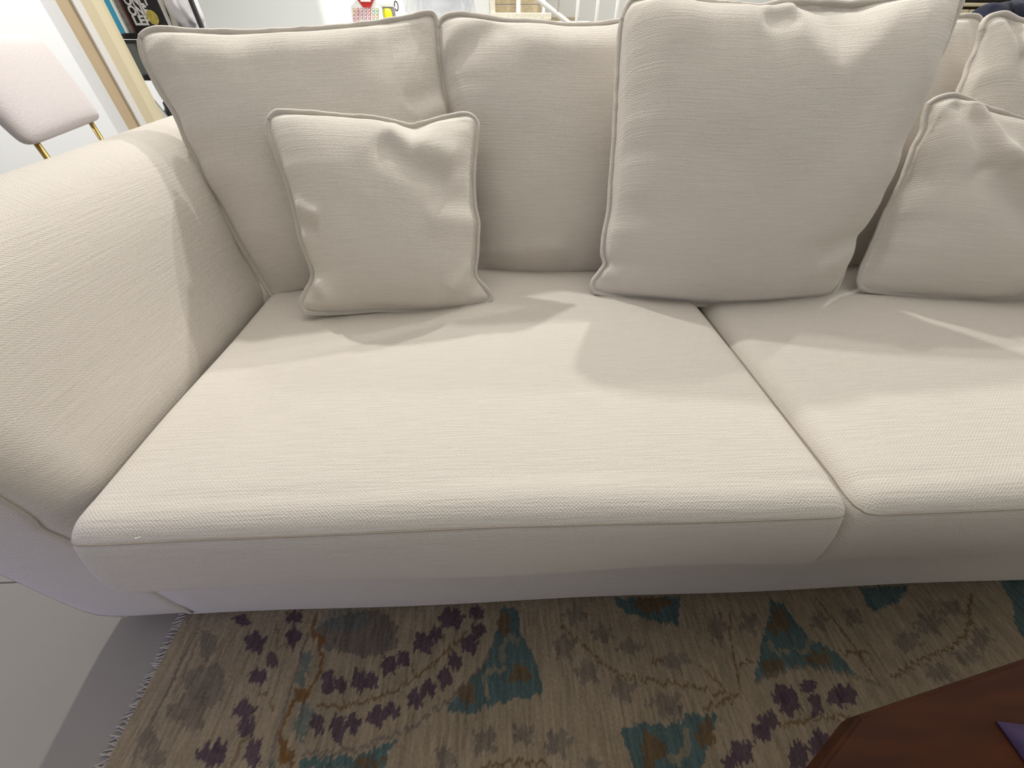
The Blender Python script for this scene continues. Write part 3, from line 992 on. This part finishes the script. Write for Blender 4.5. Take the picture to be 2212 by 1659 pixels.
cushion('throw_pillow', 'small square cream pillow at the right edge, propped on the back cushions', 'pillow', G2,
        top=[(2004, 226), (2022, 214), (2052, 206), (2078, 211), (2121, 230), (2164, 245), (2212, 260), (2290, 278), (2380, 290), (2412, 296)],
        right=[(2412, 296), (2410, 330), (2390, 450), (2375, 560), (2370, 640)],
        bottom=[(1858, 620), (1880, 628), (1949, 636), (2035, 644), (2099, 650), (2164, 647), (2212, 645), (2300, 645), (2370, 640)],
        left=[(2004, 226), (1995, 262), (1990, 285), (1970, 327), (1944, 400), (1906, 473), (1880, 538), (1860, 585), (1855, 606), (1858, 620)],
        p0=(1.0, 0.76, 0.455), nrm=(-0.12, -1, 0.55), tf=0.075, tb=0.05, seed=79, pucker=0.007,
        folds=[(0.17, 0.05, 0.30, 0.32, 0.022, 0.018, 's'), (0.30, 0.32, 0.62, 0.55, 0.04, 0.018, 's'), (0.28, 0.1, 0.40, 0.22, 0.04, -0.012, 'r'),
               (0.62, 0.92, 0.75, 0.80, 0.025, 0.012, 's')])

# a speck of lint on the seat front
p = np.array(at_y(300, 1158, 0.236))
tag(tube('lint_thread', [p + (-0.004, -0.002, -0.001), p + (0, -0.003, 0), p + (0.004, -0.002, 0.0015)], 0.0007, M['lint'], seg=5),
    'tiny white lint thread on the front of the left seat cushion', 'lint')

# ------------------------------------------------------------------ coffee table
TZ = 0.40
A0 = at_z(1856, 1546, TZ)[:2]
A1 = at_z(2212, 1425, TZ)[:2]
A2 = at_z(1770, 1659, TZ)[:2]
d1 = (A1 - A0) / np.linalg.norm(A1 - A0)
d2 = (A2 - A0) / np.linalg.norm(A2 - A0)
ang1 = math.atan2(d1[1], d1[0])
turn = -(math.pi - (ang1 - (math.atan2(d2[1], d2[0]) - 0) + 2 * math.pi) % (2 * math.pi))
side = 0.30
pts = [A0 + d2 * side, A0, A0 + d1 * side * 1.15]
a = ang1
for k in range(9):
    a -= R(30)
    pts.append(pts[-1] + side * np.array([math.cos(a), math.sin(a)]) * (1.1 if k in (3, 4) else 0.95))
    if k == 8:
        break
pts = [tuple(q) for q in pts[:11]]
tb_c = np.mean(np.array(pts), 0)
M['wood'].node_tree.nodes['Principled BSDF'].inputs['Specular IOR Level'].default_value = 0.2
table = empty('coffee_table', (tb_c[0], tb_c[1], 0))
loc = [(q[0] - tb_c[0], q[1] - tb_c[1]) for q in pts]
prism('table_top', loc, 'z', TZ - 0.03, TZ, M['wood'], table, bev=0.003)
prism('apron', [(q[0] * 0.82, q[1] * 0.82) for q in loc], 'z', TZ - 0.09, TZ - 0.03, M['wood'], table)
for k in range(4):
    q = loc[[2, 4, 7, 9][k]]
    lathe('leg', [(0.016, 0.012), (0.02, 0.1), (0.028, 0.31)], M['wood'], table, 14, (q[0] * 0.74, q[1] * 0.74, 0))
tag(table, 'dark red-brown wooden coffee table with angled corners on the rug', 'table')
pc = at_z(2240, 1650, TZ)
bm = bmesh.new()
n = 22
gr = [[bm.verts.new((pc[0] - 0.022 + 0.2 * i / n + 0.012 * j / n, pc[1] - 0.16 + 0.19 * j / n - 0.03 * i / n,
                     TZ + 0.003 + 0.012 * (1 + math.sin(i * 0.9 + j * 0.35)) * min(1, i / 3, j / 3, (n - i) / 3, (n - j) / 3))) for j in range(n + 1)] for i in range(n + 1)]
for i in range(n):
    for j in range(n):
        bm.faces.new([gr[i][j], gr[i + 1][j], gr[i + 1][j + 1], gr[i][j + 1]])
geo = bmesh.ops.extrude_face_region(bm, geom=list(bm.faces))
for v in geo['geom']:
    if isinstance(v, bmesh.types.BMVert):
        v.co.z = TZ + 0.0005
pn = from_bm('folded_cloth', bm, M['purple'], smooth=True)
tag(pn, 'crumpled dark purple cloth lying on the coffee table', 'cloth')

# ------------------------------------------------------------------ dining chair behind the left arm
ZC = 0.70
BR, BL = at_z(215, 258, ZC), at_z(62, 318, ZC)
YTR = BR[1]
TR = at_y(72, 76, YTR + 0.0)
chair = empty('dining_chair', (BL[0], BL[1], 0), math.atan2(BR[1] - BL[1], BR[0] - BL[0]))
wch = float(np.linalg.norm((BR - BL)[:2]))
hch = TR[2] - ZC
cdir = np.array([math.cos(chair.rotation_euler.z), math.sin(chair.rotation_euler.z)])
xr_top = float((TR[:2] - BL[:2]) @ cdir)
yr_top = float((TR[:2] - BL[:2]) @ np.array([-cdir[1], cdir[0]]))


def pad(name, quad, th, m, parent, n=26, axis_=1, crown=0.02):
    """padded slab from four local corners bl, br, tr, tl, thickness along +y (backrest) or z (seat)"""
    q = [np.array(c, float) for c in quad]
    nn = np.cross(q[1] - q[0], q[3] - q[0])
    nn /= np.linalg.norm(nn)
    V_, F_ = [], []
    t = np.linspace(0, 1, n)
    s_ = 0.5 - 0.5 * np.cos(math.pi * t)
    for sd in (1, -1):
        for v in s_:
            for u in s_:
                p = (1 - u) * (1 - v) * q[0] + u * (1 - v) * q[1] + u * v * q[2] + (1 - u) * v * q[3]
                e = (max(0, 1 - abs(2 * u - 1) ** 8) * max(0, 1 - abs(2 * v - 1) ** 8)) ** 0.45
                cnr = 0.035 * (abs(2 * u - 1) ** 14) * (abs(2 * v - 1) ** 14)
                c = sum(q) / 4
                p = p + (c - p) * cnr * 2
                V_.append(p + sd * nn * (th / 2 * e + crown * 0.3 * e * (1 - (2 * u - 1) ** 2) * (1 - (2 * v - 1) ** 2)))
    for sd in range(2):
        o_ = sd * n * n
        for i in range(n - 1):
            for j in range(n - 1):
                f = (o_ + i * n + j, o_ + i * n + j + 1, o_ + (i + 1) * n + j + 1, o_ + (i + 1) * n + j)
                F_.append(f if sd == 0 else f[::-1])
    me_ = bpy.data.meshes.new(name)
    me_.from_pydata([v.tolist() for v in V_], [], F_)
    bm_ = bmesh.new()
    bm_.from_mesh(me_)
    bmesh.ops.remove_doubles(bm_, verts=bm_.verts, dist=1e-5)
    bmesh.ops.recalc_face_normals(bm_, faces=bm_.faces)
    bm_.to_mesh(me_)
    bm_.free()
    return link(name, me_, m, parent)


pad('backrest', [(0, 0, ZC), (wch, 0, ZC), (xr_top, yr_top, TR[2]), (-0.02, yr_top, TR[2])], 0.055, M['boucle'], chair)
pad('seat', [(0.03, 0.03, 0.46), (wch - 0.03, 0.03, 0.46), (wch - 0.05, 0.46, 0.46), (0.05, 0.46, 0.46)], 0.08, M['boucle'], chair)
for x in (0.055, wch - 0.075):
    tube('back_post', [(x, -0.004, 0.0), (x, 0.0, 0.40), (x, 0.004, ZC + 0.06)], 0.0075, M['brass'], chair, seg=12)
    tube('leg', [(x, 0.44, 0.0), (x, 0.43, 0.43)], 0.0075, M['brass'], chair, seg=12)
tag(chair, 'white upholstered dining chair with brass posts behind the sofa arm', 'chair')

# ------------------------------------------------------------------ bookshelf
YS = 2.0
bs = empty('bookshelf', (-1.24, YS, 0))
X0, X1 = at_y(228, 0, YS)[0] - 0.06, at_y(441, 62, YS)[0]
ZS = at_y(330, 72, YS)[2]
ZL = at_y(345, 163, YS)[2]
for x in (X0, X1 - 0.018):
    box('upright', x + 1.24, x + 0.012 + 1.24, 0, 0.018, 0, 1.9, M['black'], bs)
for z in (0.30, ZL - 0.30, ZL, ZS, ZS + 0.34, ZS + 0.7):
    box('shelf', X0 + 1.24 + 0.018, X1 + 1.24 - 0.012, 0.0, 0.18, z - 0.016, z, M['black'], bs, bev=0.001)
tag(bs, 'black open bookshelf standing by the cream door frame', 'bookshelf')
# the shelves' contents
gb = empty('storage_box', (0, 0, 0))
box('body', X0 + 0.03, X1 - 0.03, YS + 0.01, YS + 0.17, ZL + 0.001, ZS - 0.024, M['grey'], gb)
box('lid', X0 + 0.027, X1 - 0.027, YS + 0.007, YS + 0.173, ZS - 0.024, ZS - 0.018, M['grey'], gb)
tag(gb, 'dark grey storage box on the middle shelf of the black bookshelf', 'box')


def book(name, label, px0, px1, pyb, m, hgt, dep, tilt=0.0, page=True):
    a_, b_ = at_y(px0, pyb, YS)[0], at_y(px1, pyb, YS)[0]
    r = empty(name, ((a_ + b_) / 2, YS + 0.01, ZS + 0.0005))
    h = (b_ - a_) / 2
    box('cover', -h, -h + 0.0025, 0, dep, 0, hgt, m, r, bev=0.0005)
    box('cover', h - 0.0025, h, 0, dep, 0, hgt, m, r, bev=0.0005)
    box('spine', -h, h, -0.002, 0.001, 0, hgt, m, r, bev=0.0005)
    box('pages', -h + 0.003, h - 0.003, 0.001, dep - 0.004, 0.003, hgt - 0.003, M['paper'], r, bev=0.0005)
    tag(r, label, 'book', 'books on the bookshelf')
    return r


book('book', 'teal-spined book nearest the cream door frame', 247, 266, 66, M['teal'], 0.24, 0.17)
book('book', 'white-spined slim book between the teal and grey books', 267, 275, 68, M['paper'], 0.23, 0.16)
book('book', 'grey mottled book beside the black cover', 276, 287, 70, M['greybook'], 0.22, 0.15)
# black book facing out
bl_ = at_y(293, 72, YS)
br_ = at_y(364, 60, YS)
bw = br_[0] - bl_[0]
fb = empty('facing_book', (bl_[0], YS + 0.004, ZS + 0.0005))
box('cover', 0, bw, 0, 0.003, 0, 0.215, M['bookblack'], fb, bev=0.0005)
box('cover', 0, bw, 0.033, 0.036, 0, 0.215, M['bookblack'], fb, bev=0.0005)
box('spine', -0.003, 0.0005, 0, 0.036, 0, 0.215, M['bookred'], fb, bev=0.0005)
box('pages', 0.001, bw - 0.003, 0.003, 0.033, 0.002, 0.212, M['paper'], fb, bev=0.0005)


def letters(name, body, x, z, size, m, parent, y, width=None):
    c = bpy.data.curves.new(name, 'FONT')
    c.body = body
    c.size = size
    c.extrude = 0.0003
    c.offset = 0.0014
    tmp = bpy.data.objects.new(name + '_tmp', c)
    COL.objects.link(tmp)
    dg = bpy.context.evaluated_depsgraph_get()
    me_ = bpy.data.meshes.new_from_object(tmp.evaluated_get(dg))
    bpy.data.objects.remove(tmp)
    if width:
        xs_ = [v.co.x for v in me_.vertices]
        k = width / (max(xs_) - min(xs_))
        for v in me_.vertices:
            v.co.x *= k
    for v in me_.vertices:
        v.co = Vector((v.co.x, -v.co.z, v.co.y))
    o = link(name, me_, m, parent, smooth=False)
    o.location = (x, y, z)
    return o


zz = [at_y(320, q, YS)[2] - ZS for q in (11, 33, 54)]
letters('cover_lettering', 'ONLY', 0.012, zz[0], 0.036, M['lettering'], fb, -0.0008, 0.088)
letters('cover_lettering', 'ONE', 0.012, zz[1], 0.036, M['lettering'], fb, -0.0008, 0.070)
letters('cover_lettering', 'LEFT', 0.012, zz[2], 0.036, M['lettering'], fb, -0.0008, 0.088)
gpos = at_y(329, 38, YS)
bm = bmesh.new()
cv = [bm.verts.new((gpos[0] - bl_[0] + 0.0195 * (1 + 0.05 * (k % 2)) * math.cos(k * math.pi / 18), -0.0026, gpos[2] - ZS + 0.0195 * (1 + 0.05 * (k % 2)) * math.sin(k * math.pi / 18))) for k in range(36)]
f = bm.faces.new(cv)
ex = bmesh.ops.extrude_face_region(bm, geom=[f])
for v in ex['geom']:
    if isinstance(v, bmesh.types.BMVert):
        v.co.y += 0.0015
from_bm('gold_seal', bm, M['gold'], fb)
tag(fb, 'black book facing out with large white lettering and a gold seal', 'book', 'books on the bookshelf')


def lump(name, c, rad, m, seed, parent=None, rough=0.25, freq=2.2, flat=True, n=40, fold=0.0):
    """crumpled soft bundle"""
    V_, F_ = [], []
    nu, nv = n, n // 2
    rs_ = np.random.RandomState(seed)
    dirs = rs_.normal(size=(14, 3))
    dirs /= np.linalg.norm(dirs, axis=1)[:, None]
    ph = rs_.uniform(0, 6.28, 14)
    fr_ = rs_.uniform(0.6, 2.2, 14) * freq
    for j in range(nv + 1):
        for i in range(nu):
            th_, la = 2 * math.pi * i / nu, math.pi * (j / nv - 0.5)
            d = np.array([math.cos(la) * math.cos(th_), math.cos(la) * math.sin(th_), math.sin(la)])
            k = 1 + rough * sum(math.sin(fr_[q] * (d @ dirs[q]) * 3 + ph[q]) for q in range(14)) / 6
            k += fold * abs(math.sin(6 * th_ + 2 * la))
            sgn = np.sign(d) * np.abs(d) ** 0.75
            V_.append(np.array(c) + sgn * np.array(rad) * k)
    if flat:
        zmin = c[2] - rad[2]
        for v in V_:
            v[2] = max(v[2], zmin)
    for j in range(nv):
        for i in range(nu):
            k = (i + 1) % nu
            F_.append((j * nu + i, j * nu + k, (j + 1) * nu + k, (j + 1) * nu + i))
    me_ = bpy.data.meshes.new(name)
    me_.from_pydata([v.tolist() for v in V_], [], F_)
    bm_ = bmesh.new()
    bm_.from_mesh(me_)
    bmesh.ops.remove_doubles(bm_, verts=bm_.verts, dist=1e-6)
    bm_.to_mesh(me_)
    bm_.free()
    return link(name, me_, m, parent)


c = at_y(398, 20, YS + 0.09)
tag(lump('cloth_bundle', (c[0] + 0.006, YS + 0.09, ZS + 0.105), (0.044, 0.065, 0.105), M['cloth_white'], 5, rough=0.16),
    'crumpled white cloth bundle at the right end of the top shelf', 'cloth')
c = at_y(368, 20, YS + 0.06)
tag(lump('plastic_wrap', (c[0] + 0.004, YS + 0.08, ZS + 0.11), (0.016, 0.05, 0.11), M['cloth_ivory'], 8, rough=0.2),
    'ivory plastic packet squeezed between black book and white cloth', 'packet')
tag(lump('dark_bag', (X0 + 0.165, YS + 0.09, ZL - 0.165), (0.14, 0.085, 0.128), M['darkbag'], 12, rough=0.14, freq=3),
    'crumpled dark green-black bag on the lower bookshelf shelf', 'bag')
pk = at_y(335, 222, YS)
pkt = empty('paper_packet', (pk[0], YS + 0.004, ZL - 0.298))
prism('body', [(-0.035, 0.0), (0.030, 0.0), (0.026, 0.14), (-0.004, 0.22), (-0.035, 0.22)], 'y', 0, 0.008, M['paper'], pkt)
for k in range(3):
    box('printed_line', -0.012 + 0.004 * k, 0.022, -0.001, 0.0003, 0.10 + 0.014 * k, 0.107 + 0.014 * k, M['bookblack'], pkt, bev=0)
tag(pkt, 'white paper packet with black print tucked in front of the dark bag', 'packet')

# ------------------------------------------------------------------ things behind the sofa backs
YT = 2.45
con = empty('console_table', (-0.42, YT, 0))
ZT = 0.955
box('top', -0.46, 0.42, -0.06, 0.30, ZT - 0.03, ZT, M['white'], con, bev=0.003)
for x in (-0.43, 0.36):
    for y in (-0.03, 0.24):
        box('leg', x, x + 0.04, y, y + 0.04, 0, ZT - 0.03, M['white'], con, bev=0.002)
tag(con, 'white console table standing in the room behind the sofa', 'table')

ct = empty('chart_board', tuple(at_y(805, 46, YT)[:2]) + (ZT,))
cx0 = ct.location.x
def cb(px, py):
    q = at_y(px, py, YT)
    return (q[0] - cx0, q[2] - ZT)
shoul = [cb(757, 48), cb(757, 13), cb(770, 1)]
top_z = shoul[2][1] + 0.12
pl_ = [(shoul[0][0], 0.0), shoul[1], shoul[2], (shoul[2][0] + 0.012, top_z), (cb(812, 0)[0] - 0.012, top_z), cb(812, 5), cb(825, 17), (cb(825, 48)[0], 0.0)]
prism('board', pl_, 'y', 0, 0.012, M['pale'], ct, bev=0.002)
rc = cb(790, 0)
ww = (cb(808, 0)[0] - cb(772, 0)[0]) / 2
prism('red_emblem', [(rc[0] - ww, rc[1] + 0.002), (rc[0] - ww * 0.45, cb(790, 16)[1]), (rc[0] + ww * 0.45, cb(790, 16)[1]), (rc[0] + ww, rc[1] + 0.002),
                     (rc[0] + ww, rc[1] + 0.03), (rc[0] + ww * 0.45, rc[1] + 0.06), (rc[0] - ww * 0.45, rc[1] + 0.06), (rc[0] - ww, rc[1] + 0.03)], 'y', -0.003, 0, M['red'], ct)
prism('emblem_panel', [(rc[0] - ww * 0.62, cb(790, 4)[1]), (rc[0] + ww * 0.62, cb(790, 4)[1]), (rc[0] + ww * 0.62, rc[1] + 0.03), (rc[0] - ww * 0.62, rc[1] + 0.03)],
      'y', -0.0045, -0.003, M['lettering'], ct)
cols = ['orange', 'red', 'pink', 'pink', 'red', 'green', 'green']
for r_ in range(4):
    for k in range(7):
        a_ = cb(762 + k * 8.3, 18 + r_ * 7.6)
        b_ = cb(762 + k * 8.3 + 6.4, 18 + r_ * 7.6 + 5.6)
        mm = M[cols[(k + (r_ > 1) * 3 * (k < 3)) % 7] if r_ != 2 else ('orange' if k > 4 else 'pink')]
        w_, h_ = b_[0] - a_[0], a_[1] - b_[1]
        prism('picture_tile', [(a_[0], b_[1]), (b_[0], b_[1]), (b_[0], a_[1]), (a_[0], a_[1])], 'y', -0.0015, 0, mm, ct)
        prism('tile_motif', [((a_[0] + b_[0]) / 2 + 0.34 * w_ * math.cos(t), (a_[1] + b_[1]) / 2 + 0.36 * h_ * math.sin(t)) for t in np.linspace(0, 2 * math.pi, 8, endpoint=False)],
              'y', -0.0025, -0.0015, M['lettering'], ct)
tag(ct, 'white picture chart board with a red emblem and small coloured tiles', 'chart')

g0, g1 = at_y(824, 15, YT + 0.08), at_y(851, 40, YT + 0.08)
dv = empty('grey_holder', ((g0[0] + g1[0]) / 2, YT + 0.08, ZT))
hw = (g1[0] - g0[0]) / 2
box('body', -hw, hw, 0, 0.06, 0, g0[2] - ZT, M['midgrey'], dv, bev=0.004)
box('top_rim', -hw - 0.004, hw + 0.004, -0.003, 0.063, g0[2] - ZT, g0[2] - ZT + 0.012, M['pale'], dv, bev=0.002)
lp = at_y(855, 13, YT + 0.08)
tube('hook_ring', [(lp[0] - dv.location.x + 0.008 * math.cos(t) + 0.002, 0.0, lp[2] - ZT + 0.016 * math.sin(t)) for t in np.linspace(-2.6, 3.2, 20)], 0.0022, M['black'], dv, seg=8)
tube('hook_stem', [(lp[0] - dv.location.x - 0.004, 0.0, lp[2] - ZT - 0.010), (hw + 0.001, 0.004, lp[2] - ZT - 0.03), (hw, 0.01, 0.02)], 0.002, M['midgrey'], dv, seg=8)
tag(dv, 'grey plastic holder with a black ring hook on the console table', 'holder')
yb = at_y(837, 30, YT + 0.03)
yw = (at_y(846, 30, YT + 0.03)[0] - at_y(827, 30, YT + 0.03)[0]) / 2
yt = at_y(837, 18, YT + 0.03)[2] - ZT
yl = empty('yellow_bottle', (yb[0], YT + 0.035, ZT))
lathe('body', [(yw * 0.72, 0.0), (yw * 0.9, 0.012), (yw, yt * 0.55), (yw, yt * 0.8), (yw * 0.8, yt * 0.97), (yw * 0.45, yt)], M['yellow'], yl, 24)
tag(yl, 'bright yellow rounded plastic bottle beside the picture chart', 'bottle')

pb0 = at_y(950, 25, YT + 0.08)
pbg = empty('plastic_bag', (pb0[0], YT + 0.1, ZT))
lump('film', (0, 0, 0.10), (0.155, 0.08, 0.10), M['plastic'], 21, pbg, rough=0.10, freq=3, n=56, fold=0.03)
lump('inner_film', (0.02, 0.0, 0.085), (0.12, 0.06, 0.085), M['plastic'], 25, pbg, rough=0.16, freq=4, n=48, fold=0.04)
for k, (a_, b_, h_) in enumerate([(-0.05, 0.10, 0.17), (-0.02, 0.13, 0.15), (-0.13, -0.06, 0.15)]):
    tube('bag_crease', [(a_ + (b_ - a_) * t, -0.078 + 0.01 * math.sin(3 * t), 0.05 + h_ * math.sin(math.pi * (0.25 + 0.5 * t)) - 0.02 * k) for t in np.linspace(0, 1, 14)], 0.0022, M['cloth_white'], pbg, seg=6)
tag(pbg, 'crumpled clear plastic bag on the console table behind the sofa', 'bag')

# window opening with stone beyond, at the foot of the stairs
YW = WB - 0.01
w0, w1 = at_y(1058, 0, YW)[0], at_y(1174, 0, YW)[0]
zs = at_y(1110, 28, YW)[2]
zb = at_y(1110, 44, YW)[2]
win = empty('window_1', ((w0 + w1) / 2, YW, zs))
tag(win, kind='structure')
wx = (w1 - w0) / 2
box('frame_post', -wx, -wx + 0.032, 0, 0.06, 0, 0.9, M['sill'], win)
box('frame_post', wx - 0.004, wx + 0.012, 0, 0.06, 0, 0.9, M['wall'], win)
mxx = at_y(1120, 0, YW)[0] - (w0 + w1) / 2
box('mullion', mxx - 0.013, mxx + 0.013, 0.005, 0.04, 0, 0.9, M['white'], win)
box('sill', -wx, wx + 0.05, -0.03, 0.08, zb - zs, 0, M['sill'], win, bev=0.004)
zg = at_y(1080, 10, YW + 0.07)[2] - zs
for k, (za, zc) in enumerate([(0.0, zg - 0.002), (zg + 0.002, zg + 0.22), (zg + 0.224, 0.9)]):
    box('stone_slab', -wx + 0.03, wx, 0.075, 0.10, za, zc, M['stone'], win, bev=0.002)
lw = box('trim_6', w0, w1 + 0.3, YW + 0.02, YW + 0.1, 0, zb - 0.002, M['wall'])
tag(lw, kind='structure')

# staircase balustrade
YB = 2.55
st = empty('stair_railing', (at_y(1200, 40, YB)[0], YB, 0))
sx = st.location.x
q0, q1 = at_y(1165, 0, YB), at_y(1232, 53, YB)
dq = (q1 - q0) / (q1[0] - q0[0])
sa, sb = q0 - dq * 0.55, q1 + dq * 0.95
sb[2] = max(sb[2], 0.06)
tube('stringer_rail', [(sa[0] - sx, 0, sa[2]), (sb[0] - sx, 0, sb[2])], 0.0105, M['white'], st, seg=12)
zr = lambda x: q0[2] + dq[2] * (x - q0[0])
hx = [(1206, 0), (1250, 0), (1293, 0), (1335, 0)]
bx_ = [at_y(a_, b_, YB)[0] for a_, b_ in hx]
stp = (bx_[3] - bx_[0]) / 3
for k in range(-3, 9):
    x = bx_[0] + stp * k
    z0_ = max(0.02, zr(x))
    if k == 1 or k == 2 or k == 3:
        z0_ = min(z0_, 0.5)
    tube('baluster', [(x - sx, 0, z0_), (x - sx, 0, z0_ + 0.95)], 0.0075 if k else 0.009, M['white'], st, seg=10)
tube('handrail', [(sa[0] - sx, 0, sa[2] + 0.95), (sb[0] - sx, 0, sb[2] + 0.95)], 0.016, M['white'], st, seg=12)
tag(st, 'white metal stair railing with thin balusters behind the sofa', 'railing')
bx0, bx1 = at_y(1180, 45, WB + 0.5)[0], at_y(1246, 45, WB + 0.5)[0]
zst = at_y(1210, 38, WB + 0.5)[2]
tag(box('stair_block', bx0, bx1, WB + 0.42, WB + 0.54, 0, zst, M['stone'], bev=0.003),
    'beige stone stair end seen low behind the railing', 'step')

# cream cabinet and navy garment on the right
YC = 1.95
k0 = at_y(2075, 5, YC)
zc0, zc1 = at_y(2110, 6, YC)[2], at_y(2110, 17, YC)[2]
cab = empty('cream_cabinet', (k0[0] + 0.3, YC, 0))
ck = cab.location.x
box('body', -0.55, 0.75, 0.018, 0.45, 0.0, zc0 - 0.03, M['cream'], cab, bev=0.003)
box('cabinet_top', -0.56, 0.76, -0.004, 0.46, zc1 + 0.004, zc0, M['cream'], cab, bev=0.003)
dvx = at_y(2094, 25, YC)[0] - ck
for a_, b_ in ((-0.55, dvx - 0.003), (dvx + 0.003, dvx + 0.42), (dvx + 0.426, 0.75)):
    d_ = box('drawer_front', a_, b_, 0, 0.018, zc1 - 0.22, zc1 - 0.004, M['cream'], cab, bev=0.002)
    tube('handle', [((a_ + b_) / 2 - 0.05, -0.012, zc1 - 0.11), ((a_ + b_) / 2 + 0.05, -0.012, zc1 - 0.11)], 0.005, M['brass'], d_, seg=8)
tag(cab, 'cream painted cabinet with drawers behind the right end of the sofa', 'cabinet')
blk = empty('black_case', (at_y(2115, 2, YC + 0.03)[0], YC + 0.03, zc0))
box('body', -0.12, 0.20, 0, 0.22, 0.004, 0.13, M['black'], blk, bev=0.008)
for x in (-0.1, 0.16):
    box('foot', x, x + 0.02, 0.02, 0.2, 0.0, 0.005, M['black'], blk, bev=0)
tag(blk, 'black flat case lying on the cream cabinet', 'case')
nv = empty('navy_garment', (at_y(2165, 25, 1.34)[0], 1.34, 0.80))
for k, (px, py, rx, rz) in enumerate([(2143, 22, 0.040, 0.050), (2186, 20, 0.034, 0.052)]):
    q = at_y(px, py, 1.34)
    zt_ = at_y(px, (1 if k else 2), 1.34)[2]
    hh = (zt_ - 0.80) / 2
    lump('folded_hump', (q[0] - nv.location.x, 0.0, hh), (rx * 1.0, 0.06, hh), M['navy'], 33 + k, nv, rough=0.06, freq=2)
q = at_y(2124, 30, 1.33)
lump('folded_hump', (q[0] - nv.location.x + 0.012, -0.02, 0.067), (0.036, 0.05, 0.067), M['navy'], 38, nv, rough=0.05)
tag(nv, 'navy blue folded garment lying on the sofa back behind the right cushion', 'garment')
